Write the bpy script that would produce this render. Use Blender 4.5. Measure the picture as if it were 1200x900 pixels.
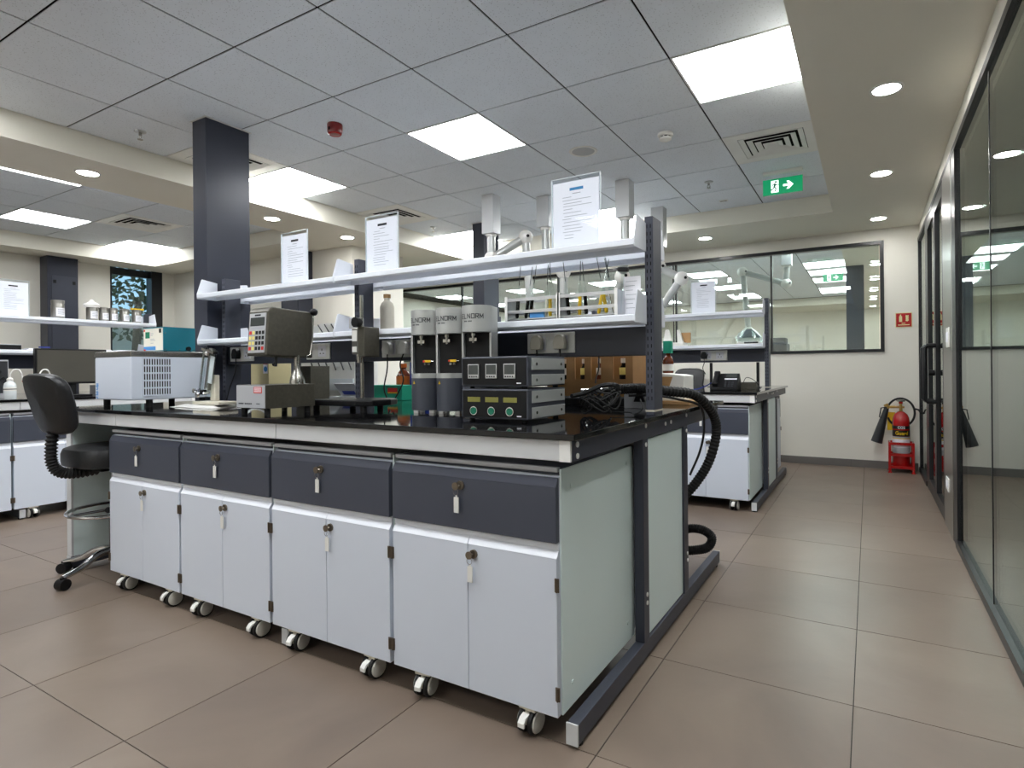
import bpy, math, random
from mathutils import Vector, Matrix
random.seed(7)
scene = bpy.context.scene
for _o in list(bpy.data.objects): bpy.data.objects.remove(_o)
COL = scene.collection
PI = math.pi

# ------------------------------------------------------------------ camera
H = 1.0481                      # eye height; x runs along the bench fronts, y into the room
F, CX, CY, YAW, ROL = 676.29, 627.16, 433.94, 0.5243, 0.0094
c_, s_ = math.cos(YAW), math.sin(YAW)
cr, sr = math.cos(ROL), math.sin(ROL)
right0, up0, fwd = Vector((c_, s_, 0)), Vector((0, 0, 1)), Vector((-s_, c_, 0))
right = right0*cr - up0*sr
up = right0*sr + up0*cr
cam = bpy.data.cameras.new('camera'); cam_o = bpy.data.objects.new('camera', cam); COL.objects.link(cam_o)
cam_o.matrix_world = Matrix(((right.x, up.x, -fwd.x, 0), (right.y, up.y, -fwd.y, 0), (right.z, up.z, -fwd.z, H), (0, 0, 0, 1)))
cam.sensor_fit = 'HORIZONTAL'; cam.sensor_width = 36; cam.lens = F/1200*36
cam.shift_x = (600-CX)/1200; cam.shift_y = (CY-450)/1200
cam.clip_start = 0.05; cam.clip_end = 200
scene.camera = cam_o

# ------------------------------------------------------------------ world, exposure, lamp strengths
w = bpy.data.worlds.new('World'); scene.world = w; w.use_nodes = True
bg = w.node_tree.nodes['Background']; bg.inputs[0].default_value = (0.42, 0.68, 0.95, 1); bg.inputs[1].default_value = 0.8
scene.view_settings.view_transform = 'Standard'
scene.view_settings.look = 'None'
scene.view_settings.gamma = 1
scene.view_settings.use_curve_mapping = False
scene.view_settings.exposure = 1.08
PANEL_W, DOWN_W, SIGN_W = 12.0, 75.0, 1.0

# ------------------------------------------------------------------ materials
def lin(c):
    return tuple(((v/255)/12.92 if v <= 10 else (((v/255)+0.055)/1.055)**2.4) for v in c) + (1,)
MATS = {}
def mat(name, rgb, rough=0.5, metal=0.0, var=0.04, scale=6.0, bump=0.0, bscale=60.0, emit=0.0, spec=0.5, alpha=1.0, trans=0.0, ior=1.45, coat=0.0):
    m = bpy.data.materials.new(name); m.use_nodes = True; nt = m.node_tree; b = nt.nodes['Principled BSDF']
    base = lin(rgb)
    tc = nt.nodes.new('ShaderNodeTexCoord')
    if var > 0:
        nz = nt.nodes.new('ShaderNodeTexNoise'); nz.inputs['Scale'].default_value = scale; nz.inputs['Detail'].default_value = 4
        nt.links.new(tc.outputs['Object'], nz.inputs['Vector'])
        mr = nt.nodes.new('ShaderNodeMapRange'); mr.inputs[1].default_value = 0.3; mr.inputs[2].default_value = 0.7
        mr.inputs[3].default_value = 1-var; mr.inputs[4].default_value = 1+var
        nt.links.new(nz.outputs[0], mr.inputs[0])
        mx = nt.nodes.new('ShaderNodeVectorMath'); mx.operation = 'SCALE'; mx.inputs[0].default_value = base[:3]
        nt.links.new(mr.outputs[0], mx.inputs['Scale']); nt.links.new(mx.outputs[0], b.inputs['Base Color'])
    else:
        b.inputs['Base Color'].default_value = base
    if bump > 0:
        n2 = nt.nodes.new('ShaderNodeTexNoise'); n2.inputs['Scale'].default_value = bscale
        nt.links.new(tc.outputs['Object'], n2.inputs['Vector'])
        bp = nt.nodes.new('ShaderNodeBump'); bp.inputs['Strength'].default_value = bump; bp.inputs['Distance'].default_value = 0.004
        nt.links.new(n2.outputs[0], bp.inputs['Height']); nt.links.new(bp.outputs[0], b.inputs['Normal'])
    b.inputs['Roughness'].default_value = rough; b.inputs['Metallic'].default_value = metal
    b.inputs['Specular IOR Level'].default_value = spec; b.inputs['IOR'].default_value = ior
    b.inputs['Alpha'].default_value = alpha; b.inputs['Transmission Weight'].default_value = trans
    b.inputs['Coat Weight'].default_value = coat
    if emit > 0:
        b.inputs['Emission Color'].default_value = base; b.inputs['Emission Strength'].default_value = emit
    MATS[name] = m
    return m
def pane(name, tint=(0.9, 0.95, 0.93), ior=1.6, rough=0.0, boost=1.0):      # thin sheet glass: fresnel mirror over a clear sheet
    m = bpy.data.materials.new(name); m.use_nodes = True; nt = m.node_tree; nt.nodes.clear()
    out = nt.nodes.new('ShaderNodeOutputMaterial'); mx = nt.nodes.new('ShaderNodeMixShader')
    fr = nt.nodes.new('ShaderNodeFresnel'); fr.inputs[0].default_value = ior
    ml = nt.nodes.new('ShaderNodeMath'); ml.operation = 'MULTIPLY'; ml.use_clamp = True; ml.inputs[1].default_value = boost
    tr = nt.nodes.new('ShaderNodeBsdfTransparent'); tr.inputs[0].default_value = tint + (1,)
    gl = nt.nodes.new('ShaderNodeBsdfGlossy'); gl.inputs['Roughness'].default_value = rough; gl.inputs[0].default_value = (0.95, 1, 0.98, 1)
    ge = nt.nodes.new('ShaderNodeNewGeometry'); mi = nt.nodes.new('ShaderNodeMapRange'); mi.inputs[3].default_value = ior; mi.inputs[4].default_value = 1/ior
    nt.links.new(ge.outputs['Backfacing'], mi.inputs[0]); nt.links.new(mi.outputs[0], fr.inputs[0])     # same mirror strength from both faces
    nt.links.new(fr.outputs[0], ml.inputs[0]); nt.links.new(ml.outputs[0], mx.inputs[0])
    nt.links.new(tr.outputs[0], mx.inputs[1]); nt.links.new(gl.outputs[0], mx.inputs[2]); nt.links.new(mx.outputs[0], out.inputs[0])
    MATS[name] = m
    return m
def ceiling_tile_mat():
    m = mat('mineral_tile', (230, 236, 243), 0.9, var=0.015)
    nt = m.node_tree; b = nt.nodes['Principled BSDF']; tc = nt.nodes['Texture Coordinate']
    v = nt.nodes.new('ShaderNodeTexVoronoi'); v.inputs['Scale'].default_value = 75
    nt.links.new(tc.outputs['Object'], v.inputs['Vector'])
    lt = nt.nodes.new('ShaderNodeMath'); lt.operation = 'GREATER_THAN'; lt.inputs[1].default_value = 0.20
    nt.links.new(v.outputs['Distance'], lt.inputs[0])
    mr = nt.nodes.new('ShaderNodeMapRange'); mr.inputs[3].default_value = 0.72; mr.inputs[4].default_value = 1.0
    nt.links.new(lt.outputs[0], mr.inputs[0])
    old = b.inputs['Base Color'].links[0].from_socket
    sc = nt.nodes.new('ShaderNodeVectorMath'); sc.operation = 'SCALE'
    nt.links.new(old, sc.inputs[0]); nt.links.new(mr.outputs[0], sc.inputs['Scale']); nt.links.new(sc.outputs[0], b.inputs['Base Color'])
    return m
def floor_tile_mat():
    m = mat('porcelain_tile', (158, 147, 138), 0.34, var=0.0, bump=0.05, bscale=25)
    nt = m.node_tree; b = nt.nodes['Principled BSDF']; tc = nt.nodes['Texture Coordinate']
    g = nt.nodes.new('ShaderNodeNewGeometry')
    n = nt.nodes.new('ShaderNodeTexNoise'); n.inputs['Scale'].default_value = 1.7; n.inputs['Detail'].default_value = 7; n.inputs['Distortion'].default_value = 1.2
    nt.links.new(g.outputs['Position'], n.inputs['Vector'])
    oi = nt.nodes.new('ShaderNodeObjectInfo')
    ad = nt.nodes.new('ShaderNodeMath'); ad.operation = 'MULTIPLY_ADD'; ad.inputs[1].default_value = 0.25
    nt.links.new(oi.outputs['Random'], ad.inputs[0]); nt.links.new(n.outputs[0], ad.inputs[2])
    r = nt.nodes.new('ShaderNodeValToRGB'); r.color_ramp.elements[0].position = 0.35; r.color_ramp.elements[1].position = 0.9
    r.color_ramp.elements[0].color = lin((114, 100, 89)); r.color_ramp.elements[1].color = lin((132, 117, 104))
    nt.links.new(ad.outputs[0], r.inputs[0]); nt.links.new(r.outputs[0], b.inputs['Base Color'])
    return m
ceiling_tile_mat(); floor_tile_mat()
mat('grout', (60, 56, 52), 0.9)
mat('grid_black', (14, 14, 14), 0.8, spec=0.1)
mat('grid_rail', (90, 90, 90), 0.5)
mat('plaster', (232, 228, 214), 0.55, var=0.015, scale=1.5)
mat('wall_paint', (233, 230, 220), 0.6, var=0.02, scale=1.2, bump=0.03, bscale=120)
mat('baseboard_tile', (108, 105, 102), 0.4)
mat('light_panel', (249, 252, 255), 0.5, var=0, emit=PANEL_W)
mat('light_panel_dimmed', (249, 252, 255), 0.5, var=0, emit=PANEL_W*.5)
mat('downlight_glow', (252, 251, 248), 0.5, var=0, emit=DOWN_W)
mat('white_trim', (235, 235, 232), 0.4)
mat('dark_steel', (58, 61, 72), 0.3, metal=0.0, var=0.03, spec=0.35)
mat('drawer_grey', (68, 72, 84), 0.42, var=0.03, spec=0.5)
mat('frame_grey', (64, 67, 78), 0.4, var=0.04, spec=0.4)
mat('cabinet_white', (212, 219, 231), 0.34, var=0.012, scale=2)
mat('panel_green_white', (228, 243, 242), 0.4, var=0.012, scale=2)
mat('apron_white', (206, 208, 210), 0.35, var=0.015, scale=3)
mat('shelf_white', (230, 234, 242), 0.35, var=0.015, scale=3)
mat('granite_black', (13, 13, 15), 0.06, var=0.5, scale=220, spec=0.6)
mat('aluminium', (190, 192, 195), 0.28, metal=0.9, var=0.04)
mat('steel', (176, 174, 168), 0.25, metal=1.0, var=0.05)
mat('chrome', (210, 210, 212), 0.08, metal=1.0, var=0.0)
mat('black_plastic', (19, 19, 21), 0.42, var=0.05, spec=0.3)
mat('black_rubber', (20, 20, 21), 0.65, var=0.05)
mat('black_leather', (28, 29, 31), 0.42, var=0.08, bump=0.15, bscale=180)
mat('black_metal', (30, 31, 34), 0.35, var=0.04)
mat('white_plastic', (232, 231, 226), 0.35, var=0.02)
mat('beige_plastic', (206, 200, 184), 0.4, var=0.03)
mat('hinge_brown', (104, 92, 80), 0.4, metal=0.6)
mat('lock_metal', (128, 118, 104), 0.3, metal=0.8)
mat('hub_grey', (196, 194, 186), 0.45)
mat('paper', (240, 240, 246), 0.8, var=0.01)
mat('ink', (172, 174, 182), 0.8, var=0)
mat('ink_dark', (40, 42, 48), 0.8, var=0)
mat('ink_blue', (60, 130, 180), 0.7, var=0)
mat('teal_paint', (24, 116, 134), 0.45, var=0.05)
mat('label_cream', (228, 224, 212), 0.6)
mat('green_print', (20, 120, 90), 0.6)
mat('blue_print', (70, 140, 205), 0.6)
mat('red_paint', (176, 12, 14), 0.25, var=0.04, coat=0.5)
mat('red_plastic', (120, 14, 16), 0.3, var=0.03, coat=0.4)
mat('red_print', (205, 40, 36), 0.5)
mat('yellow', (232, 190, 30), 0.45)
mat('yellow_key', (238, 224, 130), 0.5)
mat('olive_metal', (78, 75, 66), 0.45, var=0.12, scale=60, metal=0.2)
mat('front_grey', (176, 178, 182), 0.45, var=0.02)
mat('lcd', (70, 74, 72), 0.2, var=0)
mat('lcd_green', (128, 126, 60), 0.3, var=0.08)
mat('button_green', (16, 110, 84), 0.35)
mat('unit_light', (182, 184, 182), 0.32, metal=0.35, var=0.03)
mat('unit_dark', (72, 75, 84), 0.4, metal=0.2, var=0.03)
mat('cardboard', (150, 112, 70), 0.8, var=0.06, scale=20)
mat('wood', (176, 138, 92), 0.6, var=0.1, scale=20)
mat('amber_glass', (96, 40, 16), 0.1, var=0.03, spec=0.7)
mat('orange_brown', (190, 92, 34), 0.3)
mat('blue_box', (24, 44, 130), 0.4)
mat('green_box', (16, 150, 120), 0.45)
mat('olive_beige', (196, 186, 144), 0.5)
mat('translucent_white', (222, 228, 230), 0.35, var=0.02)
mat('screen_dark', (78, 76, 70), 0.22, var=0.03)
mat('fabric_dark', (44, 46, 50), 0.8)
mat('horn_black', (34, 35, 38), 0.5, var=0.05)
mat('brass', (186, 150, 84), 0.3, metal=0.9)
mat('sign_green', (0, 112, 70), 0.4, var=0, emit=0.7)
mat('sign_white', (240, 255, 248), 0.4, var=0, emit=0.9)
mat('fire_red', (176, 16, 20), 0.4)
mat('fire_cream', (222, 214, 160), 0.5)
mat('leaf_green', (44, 74, 40), 0.7, var=0.3, scale=30)
mat('bark', (70, 58, 46), 0.9, var=0.2, scale=20)
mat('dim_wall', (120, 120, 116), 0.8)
mat('ground', (110, 112, 104), 0.9, var=0.1)
mat('stainless', (150, 148, 143), 0.3, metal=0.85, var=0.05, scale=3)
mat('acrylic_edge', (215, 222, 226), 0.15, var=0)
pane('partition_glass', (0.80, 0.84, 0.82), 2.5, boost=1.0)
pane('window_glass', (0.80, 0.86, 0.84), 1.85, boost=1.0)
pane('lab_glass', (0.93, 0.96, 0.96), 1.45, boost=1.0)
pane('acrylic', (0.97, 0.98, 0.99), 1.35, boost=0.25)

# ------------------------------------------------------------------ mesh builder
class MB:
    def __init__(self, o=(0, 0, 0)): self.v = []; self.f = []; self.o = Vector(o)
    def _add(self, vs, fs):
        n = len(self.v); self.v += [Vector(p) for p in vs]; self.f += [tuple(i+n for i in f) for f in fs]; return self
    def box(s, x0, y0, z0, x1, y1, z1):
        x0, x1 = sorted((x0, x1)); y0, y1 = sorted((y0, y1)); z0, z1 = sorted((z0, z1))
        return s._add([(x0,y0,z0),(x1,y0,z0),(x1,y1,z0),(x0,y1,z0),(x0,y0,z1),(x1,y0,z1),(x1,y1,z1),(x0,y1,z1)],
            [(0,3,2,1),(4,5,6,7),(0,1,5,4),(1,2,6,5),(2,3,7,6),(3,0,4,7)])
    def cyl(s, p0, p1, r0, r1=None, n=16, caps=True):
        p0, p1 = Vector(p0), Vector(p1); r1 = r0 if r1 is None else r1
        d = (p1-p0).normalized(); a = Vector((0,0,1)) if abs(d.z) < .9 else Vector((1,0,0))
        u = d.cross(a).normalized(); w = d.cross(u)
        vs = []
        for p, r in ((p0, r0), (p1, r1)):
            for i in range(n):
                t = 2*PI*i/n; vs.append(p+(u*math.cos(t)+w*math.sin(t))*r)
        fs = [(i, (i+1) % n, n+(i+1) % n, n+i) for i in range(n)]
        if caps: fs += [tuple(range(n-1, -1, -1)), tuple(range(n, 2*n))]
        return s._add(vs, fs)
    def tube(s, pts, r, n=8, closed=False, rf=None):
        pts = [Vector(p) for p in pts]; m = len(pts); vs = []; fs = []
        prev = None
        for i, p in enumerate(pts):
            if closed: d = pts[(i+1) % m]-pts[i-1]
            else: d = pts[min(i+1, m-1)]-pts[max(i-1, 0)]
            d = d.normalized() if d.length > 1e-9 else Vector((0,0,1))
            if prev is None:
                a = Vector((0,0,1)) if abs(d.z) < .9 else Vector((1,0,0)); u = d.cross(a).normalized()
            else:
                u = prev-d*prev.dot(d); u = u.normalized() if u.length > 1e-6 else d.orthogonal().normalized()
            prev = u; w = d.cross(u); rr = rf(i) if rf else r
            for k in range(n):
                t = 2*PI*k/n; vs.append(p+(u*math.cos(t)+w*math.sin(t))*rr)
        for i in range(m if closed else m-1):
            j = (i+1) % m
            for k in range(n): fs.append((i*n+k, i*n+(k+1) % n, j*n+(k+1) % n, j*n+k))
        if not closed: fs += [tuple(range(n-1, -1, -1)), tuple((m-1)*n+k for k in range(n))]
        return s._add(vs, fs)
    def lathe(s, prof, c=(0,0,0), n=20, caps=True):
        vs = []; fs = []; m = len(prof)
        for r, z in prof:
            for k in range(n):
                t = 2*PI*k/n; vs.append((c[0]+max(r, 1e-5)*math.cos(t), c[1]+max(r, 1e-5)*math.sin(t), c[2]+z))
        for i in range(m-1):
            for k in range(n): fs.append((i*n+k, i*n+(k+1) % n, (i+1)*n+(k+1) % n, (i+1)*n+k))
        if caps: fs += [tuple(range(n-1, -1, -1)), tuple((m-1)*n+k for k in range(n))]
        return s._add(vs, fs)
    def prism(s, poly, axis, a, b):
        n = len(poly)
        def P(p, t):
            return {'x': (t, p[0], p[1]), 'y': (p[0], t, p[1]), 'z': (p[0], p[1], t)}[axis]
        vs = [P(p, a) for p in poly]+[P(p, b) for p in poly]
        fs = [(i, (i+1) % n, n+(i+1) % n, n+i) for i in range(n)]+[tuple(range(n-1, -1, -1)), tuple(range(n, 2*n))]
        return s._add(vs, fs)
    def sphere(s, c, r, n=12, sc=(1,1,1)):
        m = n//2; prof = []
        vs = []; fs = []
        for i in range(m+1):
            th = PI*i/m
            for k in range(n):
                t = 2*PI*k/n; rr = max(math.sin(th), 1e-4)*r
                vs.append((c[0]+rr*math.cos(t)*sc[0], c[1]+rr*math.sin(t)*sc[1], c[2]-r*math.cos(th)*sc[2]))
        for i in range(m):
            for k in range(n): fs.append((i*n+k, i*n+(k+1) % n, (i+1)*n+(k+1) % n, (i+1)*n+k))
        return s._add(vs, fs)
    def xf(s, M):
        s.v = [M @ p for p in s.v]; return s
    def build(s, name, m, parent=None, loc=None, smooth=False, bevel=0.0, seg=2, rz=0.0, sub=0):
        me = bpy.data.meshes.new(name); me.from_pydata([tuple(p-s.o) for p in s.v], [], s.f)
        me.materials.append(MATS[m]); me.update()
        import bmesh
        bm = bmesh.new(); bm.from_mesh(me); bmesh.ops.recalc_face_normals(bm, faces=bm.faces)
        if smooth:
            for f in bm.faces: f.smooth = True
            for e in bm.edges:
                if len(e.link_faces) == 2 and e.calc_face_angle(0) > math.radians(38): e.smooth = False
        bm.to_mesh(me); bm.free()
        o = bpy.data.objects.new(name, me); COL.objects.link(o)
        if parent is not None: o.parent = parent
        if loc is not None: o.location = loc
        elif parent is None: o.location = s.o
        o.rotation_euler.z = rz
        if bevel > 0:
            bv = o.modifiers.new('bevel', 'BEVEL'); bv.width = bevel; bv.segments = seg; bv.limit_method = 'ANGLE'; bv.angle_limit = math.radians(40)
        if sub: 
            sd = o.modifiers.new('sub', 'SUBSURF'); sd.levels = sub; sd.render_levels = sub
        return o
def tag(o, label, cat, group=None):
    o['label'] = label; o['category'] = cat
    if group: o['group'] = group
    return o
def thing(name, label, cat, loc, rz=0.0, group=None):
    o = bpy.data.objects.new(name, None); COL.objects.link(o); o.empty_display_size = 0.1
    o.location = loc; o.rotation_euler.z = rz
    return tag(o, label, cat, group)
def struct(o): o['kind'] = 'structure'; return o
def copy_tree(o, parent=None):
    c = o.copy(); COL.objects.link(c); c.parent = parent
    for ch in [k for k in KIDS(o)]: copy_tree(ch, c)
    return c
def KIDS(o): return list(o.children)
def spline(pts, k=8):
    pts = [Vector(p) for p in pts]; out = []
    P = [pts[0]*2-pts[1]]+pts+[pts[-1]*2-pts[-2]]
    for i in range(1, len(P)-2):
        for j in range(k):
            t = j/k; a, b, c, d = P[i-1], P[i], P[i+1], P[i+2]
            out.append(0.5*((2*b)+(c-a)*t+(2*a-5*b+4*c-d)*t*t+(3*b-a-3*c+d)*t**3))
    out.append(pts[-1]); return out
def text_mesh(name, s, size, m, parent, M, warp=None, bold=0.0):
    cu = bpy.data.curves.new('t', 'FONT'); cu.body = s; cu.size = size; cu.align_x = 'CENTER'; cu.align_y = 'CENTER'; cu.offset = bold; cu.resolution_u = 3
    to = bpy.data.objects.new('t', cu); COL.objects.link(to)
    bpy.context.view_layer.update()
    me = bpy.data.meshes.new_from_object(to.evaluated_get(bpy.context.evaluated_depsgraph_get()))
    bpy.data.objects.remove(to); bpy.data.curves.remove(cu)
    for v in me.vertices: v.co = warp(v.co) if warp else M @ v.co
    me.materials.clear(); me.materials.append(MATS[m]); me.name = name
    o = bpy.data.objects.new(name, me); COL.objects.link(o); o.parent = parent
    return o
FRONT = Matrix(((1,0,0,0),(0,0,-1,0),(0,1,0,0),(0,0,0,1)))     # text plane xy -> facing -y
def front(x, y, z): return Matrix.Translation((x, y, z)) @ FRONT

# ================================================================== THE SETTING
XR, XL, YB, YF = 0.453, -8.66, 6.95, -2.6         # glass partition, left wall, back wall, wall behind the camera
ZC, ZS = 2.642, 2.475                             # tile ceiling, soffit
CGX, CGY, FGX, FGY = -2.0745, 2.3147, -0.0503, 2.0345
# floor -------------------------------------------------------------
floor = struct(MB().box(XL-0.2, YF-0.2, -0.12, 2.8, 16.6, -0.003).build('floor', 'grout'))
full_tile = None
def piece(cache, key, mk, name, m, parent, loc, **kw):
    if key in cache:
        o = bpy.data.objects.new(name, cache[key]); COL.objects.link(o); o.parent = parent; o.location = loc
        return o
    o = mk().build(name, m, parent, loc=loc, **kw); cache[key] = o.data
    return o
fc = {}
for i in range(-15, 1):
    for j in range(-8, 9):
        x0 = max(FGX+.6*i, XL); x1 = min(FGX+.6*i+.6, XR); y0 = max(FGY+.6*j, YF); y1 = min(FGY+.6*j+.6, YB)
        if x1-x0 < .03 or y1-y0 < .03: continue
        a, b = round(x1-x0, 3), round(y1-y0, 3); g = .0016
        piece(fc, (a, b), lambda: MB().box(g, g, -.006, a-g, b-g, 0), 'floor_tile', 'porcelain_tile', floor, (x0, y0, 0))
for i in range(3):                                   # corridor and neighbouring laboratory: larger slabs in the same tile
    MB().box(XR+.01+.72*i, YF, -.006, XR+.72*i+.718, 16.4, 0).build('floor_tile', 'porcelain_tile', floor)
for i in range(-15, 1):
    MB().box(FGX+.6*i+.002, 7.15, -.006, min(FGX+.6*i+.598, XR), 16.4, 0).build('floor_tile', 'porcelain_tile', floor)

# ceiling -----------------------------------------------------------
ceiling = struct(MB().box(XL-.2, YF-.2, ZC+.006, 2.8, 16.6, ZC+.16).build('ceiling', 'grid_black'))
CX0, CX1, CYB = -4.465, -.276, 5.945
LX0, LX1, LYB = -8.19, -5.13, 4.11
cc = {}
LIGHT_CELLS = [(2, 1), (-1, 1), (-4, 1), (-1, 5), (-4, 5), (2, -3), (-1, -3), (-4, -3), (-1, -7), (-4, -7)]
VENT_CELLS = [(2, 3), (-4, 3), (-4, 0)]
LLIGHT = [(0, -1), (3, 0), (4, 2)]
LVENT = [(2, 1)]
def tile(x0, y0, x1, y1):
    a, b = round(x1-x0, 3), round(y1-y0, 3); g = .0052
    piece(cc, (a, b), lambda: MB().box(g, g, 0, a-g, b-g, .0045), 'ceiling_tile', 'mineral_tile', ceiling, (x0, y0, ZC))
def light_panel(x0, y0, x1, y1, where, glow='light_panel'):
    t = thing('ceiling_light_panel', where[0], 'light', ((x0+x1)/2, (y0+y1)/2, ZC-.002), group=where[1])
    a, b = (x1-x0)/2-.003, (y1-y0)/2-.003
    f = MB()
    f.box(-a, -b, 0, a, -b+.012, .014).box(-a, b-.012, 0, a, b, .014).box(-a, -b+.012, 0, -a+.012, b-.012, .014).box(a-.012, -b+.012, 0, a, b-.012, .014)
    f.build('frame', 'white_trim', t)
    MB().box(-a+.012, -b+.012, .003, a-.012, b-.012, .013).build('diffuser', glow, t)
def vent(x0, y0, x1, y1, label):
    t = thing('air_diffuser', label, 'air vent', ((x0+x1)/2, (y0+y1)/2, ZC-.001), group='square ceiling air diffusers')
    a = (x1-x0)/2-.003; b = (y1-y0)/2-.003; q = .21
    p = MB()
    p.box(-a, -b, 0, a, -q, .012).box(-a, q, 0, a, b, .012).box(-a, -q, 0, -q, q, .012).box(q, -q, 0, a, q, .012)
    p.build('face_plate', 'white_trim', t)
    MB().box(-q, -q, .012, q, q, .014).build('duct_backing', 'grid_rail', t)
    for k in range(4):
        r = q-.004-k*.048; r2 = r-.044; z0, z1 = -.022-.002*k, .010
        m = MB()
        for (ux, uy) in ((1, 0), (0, 1), (-1, 0), (0, -1)):
            A = Vector((ux, uy, 0)); T = Vector((-uy, ux, 0))
            o4 = [A*r2-T*r2+Vector((0,0,z1)), A*r2+T*r2+Vector((0,0,z1)), A*r+T*r+Vector((0,0,z0+.02)), A*r-T*r+Vector((0,0,z0+.02))]
            up_ = [p_+Vector((0,0,.003)) for p_ in o4]
            m._add(o4+up_, [(0,1,2,3),(7,6,5,4),(0,4,5,1),(1,5,6,2),(2,6,7,3),(3,7,4,0)])
        m.build('louvre', 'white_trim', t)
    MB().box(-.03, -.03, .0, .03, .03, .004).build('centre_plate', 'white_trim', t)
for i in range(-4, 3):
    for j in range(-8, 6):
        x0 = max(CGX+.6*i, CX0); x1 = min(CGX+.6*i+.6, CX1) if i < 2 else CX1; y0 = max(CGY+.6*j, YF); y1 = CGY+.6*j+.6
        if j == 5: y1 = CYB
        if (i, j) in LIGHT_CELLS: light_panel(x0, y0, x1, y1, ('square white ceiling light panel set among the main grid tiles', 'main ceiling light panels'))
        elif (i, j) in VENT_CELLS: vent(x0, y0, x1, y1, {(2, 3): 'square louvred air diffuser beside the green exit sign', (-4, 3): 'square louvred air diffuser along the bulkhead between the two service columns', (-4, 0): 'square louvred air diffuser half hidden behind the service column'}[(i, j)])
        else: tile(x0, y0, x1, y1)
for i in range(5):
    for j in range(-8, 3):
        x0 = -5.79-.6*i; x1 = x0+.6 if i else LX1; y0 = max(CGY+.6*j, YF); y1 = CGY+.6*j+.6 if j < 2 else LYB
        if (i, j) in LLIGHT: light_panel(x0, y0, x1, y1, ('square white ceiling light panel in the far bay over the side bench', 'side bay light panels'), 'light_panel_dimmed')
        elif (i, j) in LVENT: vent(x0, y0, x1, y1, 'square louvred air diffuser in the far bay near the window')
        else: tile(x0, y0, x1, y1)
# soffits with their bright edges (z from ZS to the ceiling)
for n, (x0, y0, x1, y1) in enumerate([(CX1, YF, XR+.02, YB), (CX0, CYB, CX1, YB), (LX1, YF, CX0, 4.75), (XL, LYB, LX1, 4.75), (XL, YF, LX0, LYB), (XL, 4.75, CX0, YB)]):
    MB().box(x0, y0, ZS, x1, y1, ZC+.005).build('soffit', 'plaster', ceiling)
# ceiling of the corridor behind the glass
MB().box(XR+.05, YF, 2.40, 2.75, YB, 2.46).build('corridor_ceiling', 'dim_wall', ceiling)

def downlight(x, y, z=ZS, where='above the aisle along the glass partition'):
    t = thing('recessed_downlight', 'round recessed soffit downlight '+where, 'light', (x, y, z), group='round downlights '+where)
    MB().lathe([(.062, .0), (.062, -.005), (.074, -.005), (.077, .0), (.062, .0)], n=28, caps=False).build('ring', 'white_trim', t, smooth=True)
    MB().lathe([(.0, -.0035), (.0615, -.0035), (.0615, -.001), (0, -.001)], n=28).build('lens', 'downlight_glow', t)
for y in (.49, 1.98, 3.471, 4.961, 6.452): downlight(.09, y)
for x in (-1.54, -3.04): downlight(x, 6.40, where='in front of the glazed back wall')
for y in (.5, 1.955, 3.41, 4.3): downlight(-4.77, y, where='in the bulkhead behind the service column')

# walls --------------------------------------------------------------
WX0, WX1, WZ0, WZ1 = -6.9, .142, 1.206, 2.352      # glazed opening in the back wall
wall_back = struct(MB().box(XL, YB, 0, WX0, YB+.2, ZS).build('wall_back', 'wall_paint'))
MB().box(WX1, YB, 0, XR+.2, YB+.2, ZS).build('wall_section', 'wall_paint', wall_back)
MB().box(WX0, YB, 0, WX1, YB+.2, WZ0).build('wall_section', 'wall_paint', wall_back)
MB().box(WX0, YB, WZ1, WX1, YB+.2, ZS).build('wall_section', 'wall_paint', wall_back)
wall_left = struct(MB().box(XL-.2, YF, 0, XL, 3.79, ZS).build('wall_left', 'wall_paint'))
MB().box(XL-.2, 3.79, 0, XL, 4.6, .95).build('wall_section', 'wall_paint', wall_left)
MB().box(XL-.2, 4.43, .95, XL, 4.6, ZS).build('wall_section', 'wall_paint', wall_left)
MB().box(XL-.2, 4.6, 0, XL, YB, ZS).build('wall_section', 'wall_paint', wall_left)
struct(MB().box(XL, 4.6, 0, -5.03, 5.42, ZS).build('wall_alcove', 'wall_paint'))
struct(MB().box(XL-.2, YF-.2, 0, 2.8, YF, ZC+.05).build('wall_front', 'wall_paint'))
wall_right = struct(MB().box(XR-.005, YF, 2.335, XR+.06, YB, ZS).build('wall_right', 'wall_paint'))
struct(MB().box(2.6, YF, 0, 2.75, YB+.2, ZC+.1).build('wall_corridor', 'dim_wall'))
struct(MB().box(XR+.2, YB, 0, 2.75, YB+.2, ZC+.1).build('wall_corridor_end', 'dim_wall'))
bb = struct(MB().box(WX0, YB-.004, 0, XR-.03, YB, .078).build('baseboard_back', 'grout'))
k = FGX-.12
while k > -6.8:
    MB().box(max(k-.598, -6.9), YB-.013, 0, k, YB-.004, .078).build('baseboard_tile', 'baseboard_tile', bb); k -= .6
MB().box(FGX-.118, YB-.013, 0, XR-.03, YB-.004, .078).build('baseboard_tile', 'baseboard_tile', bb)

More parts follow.
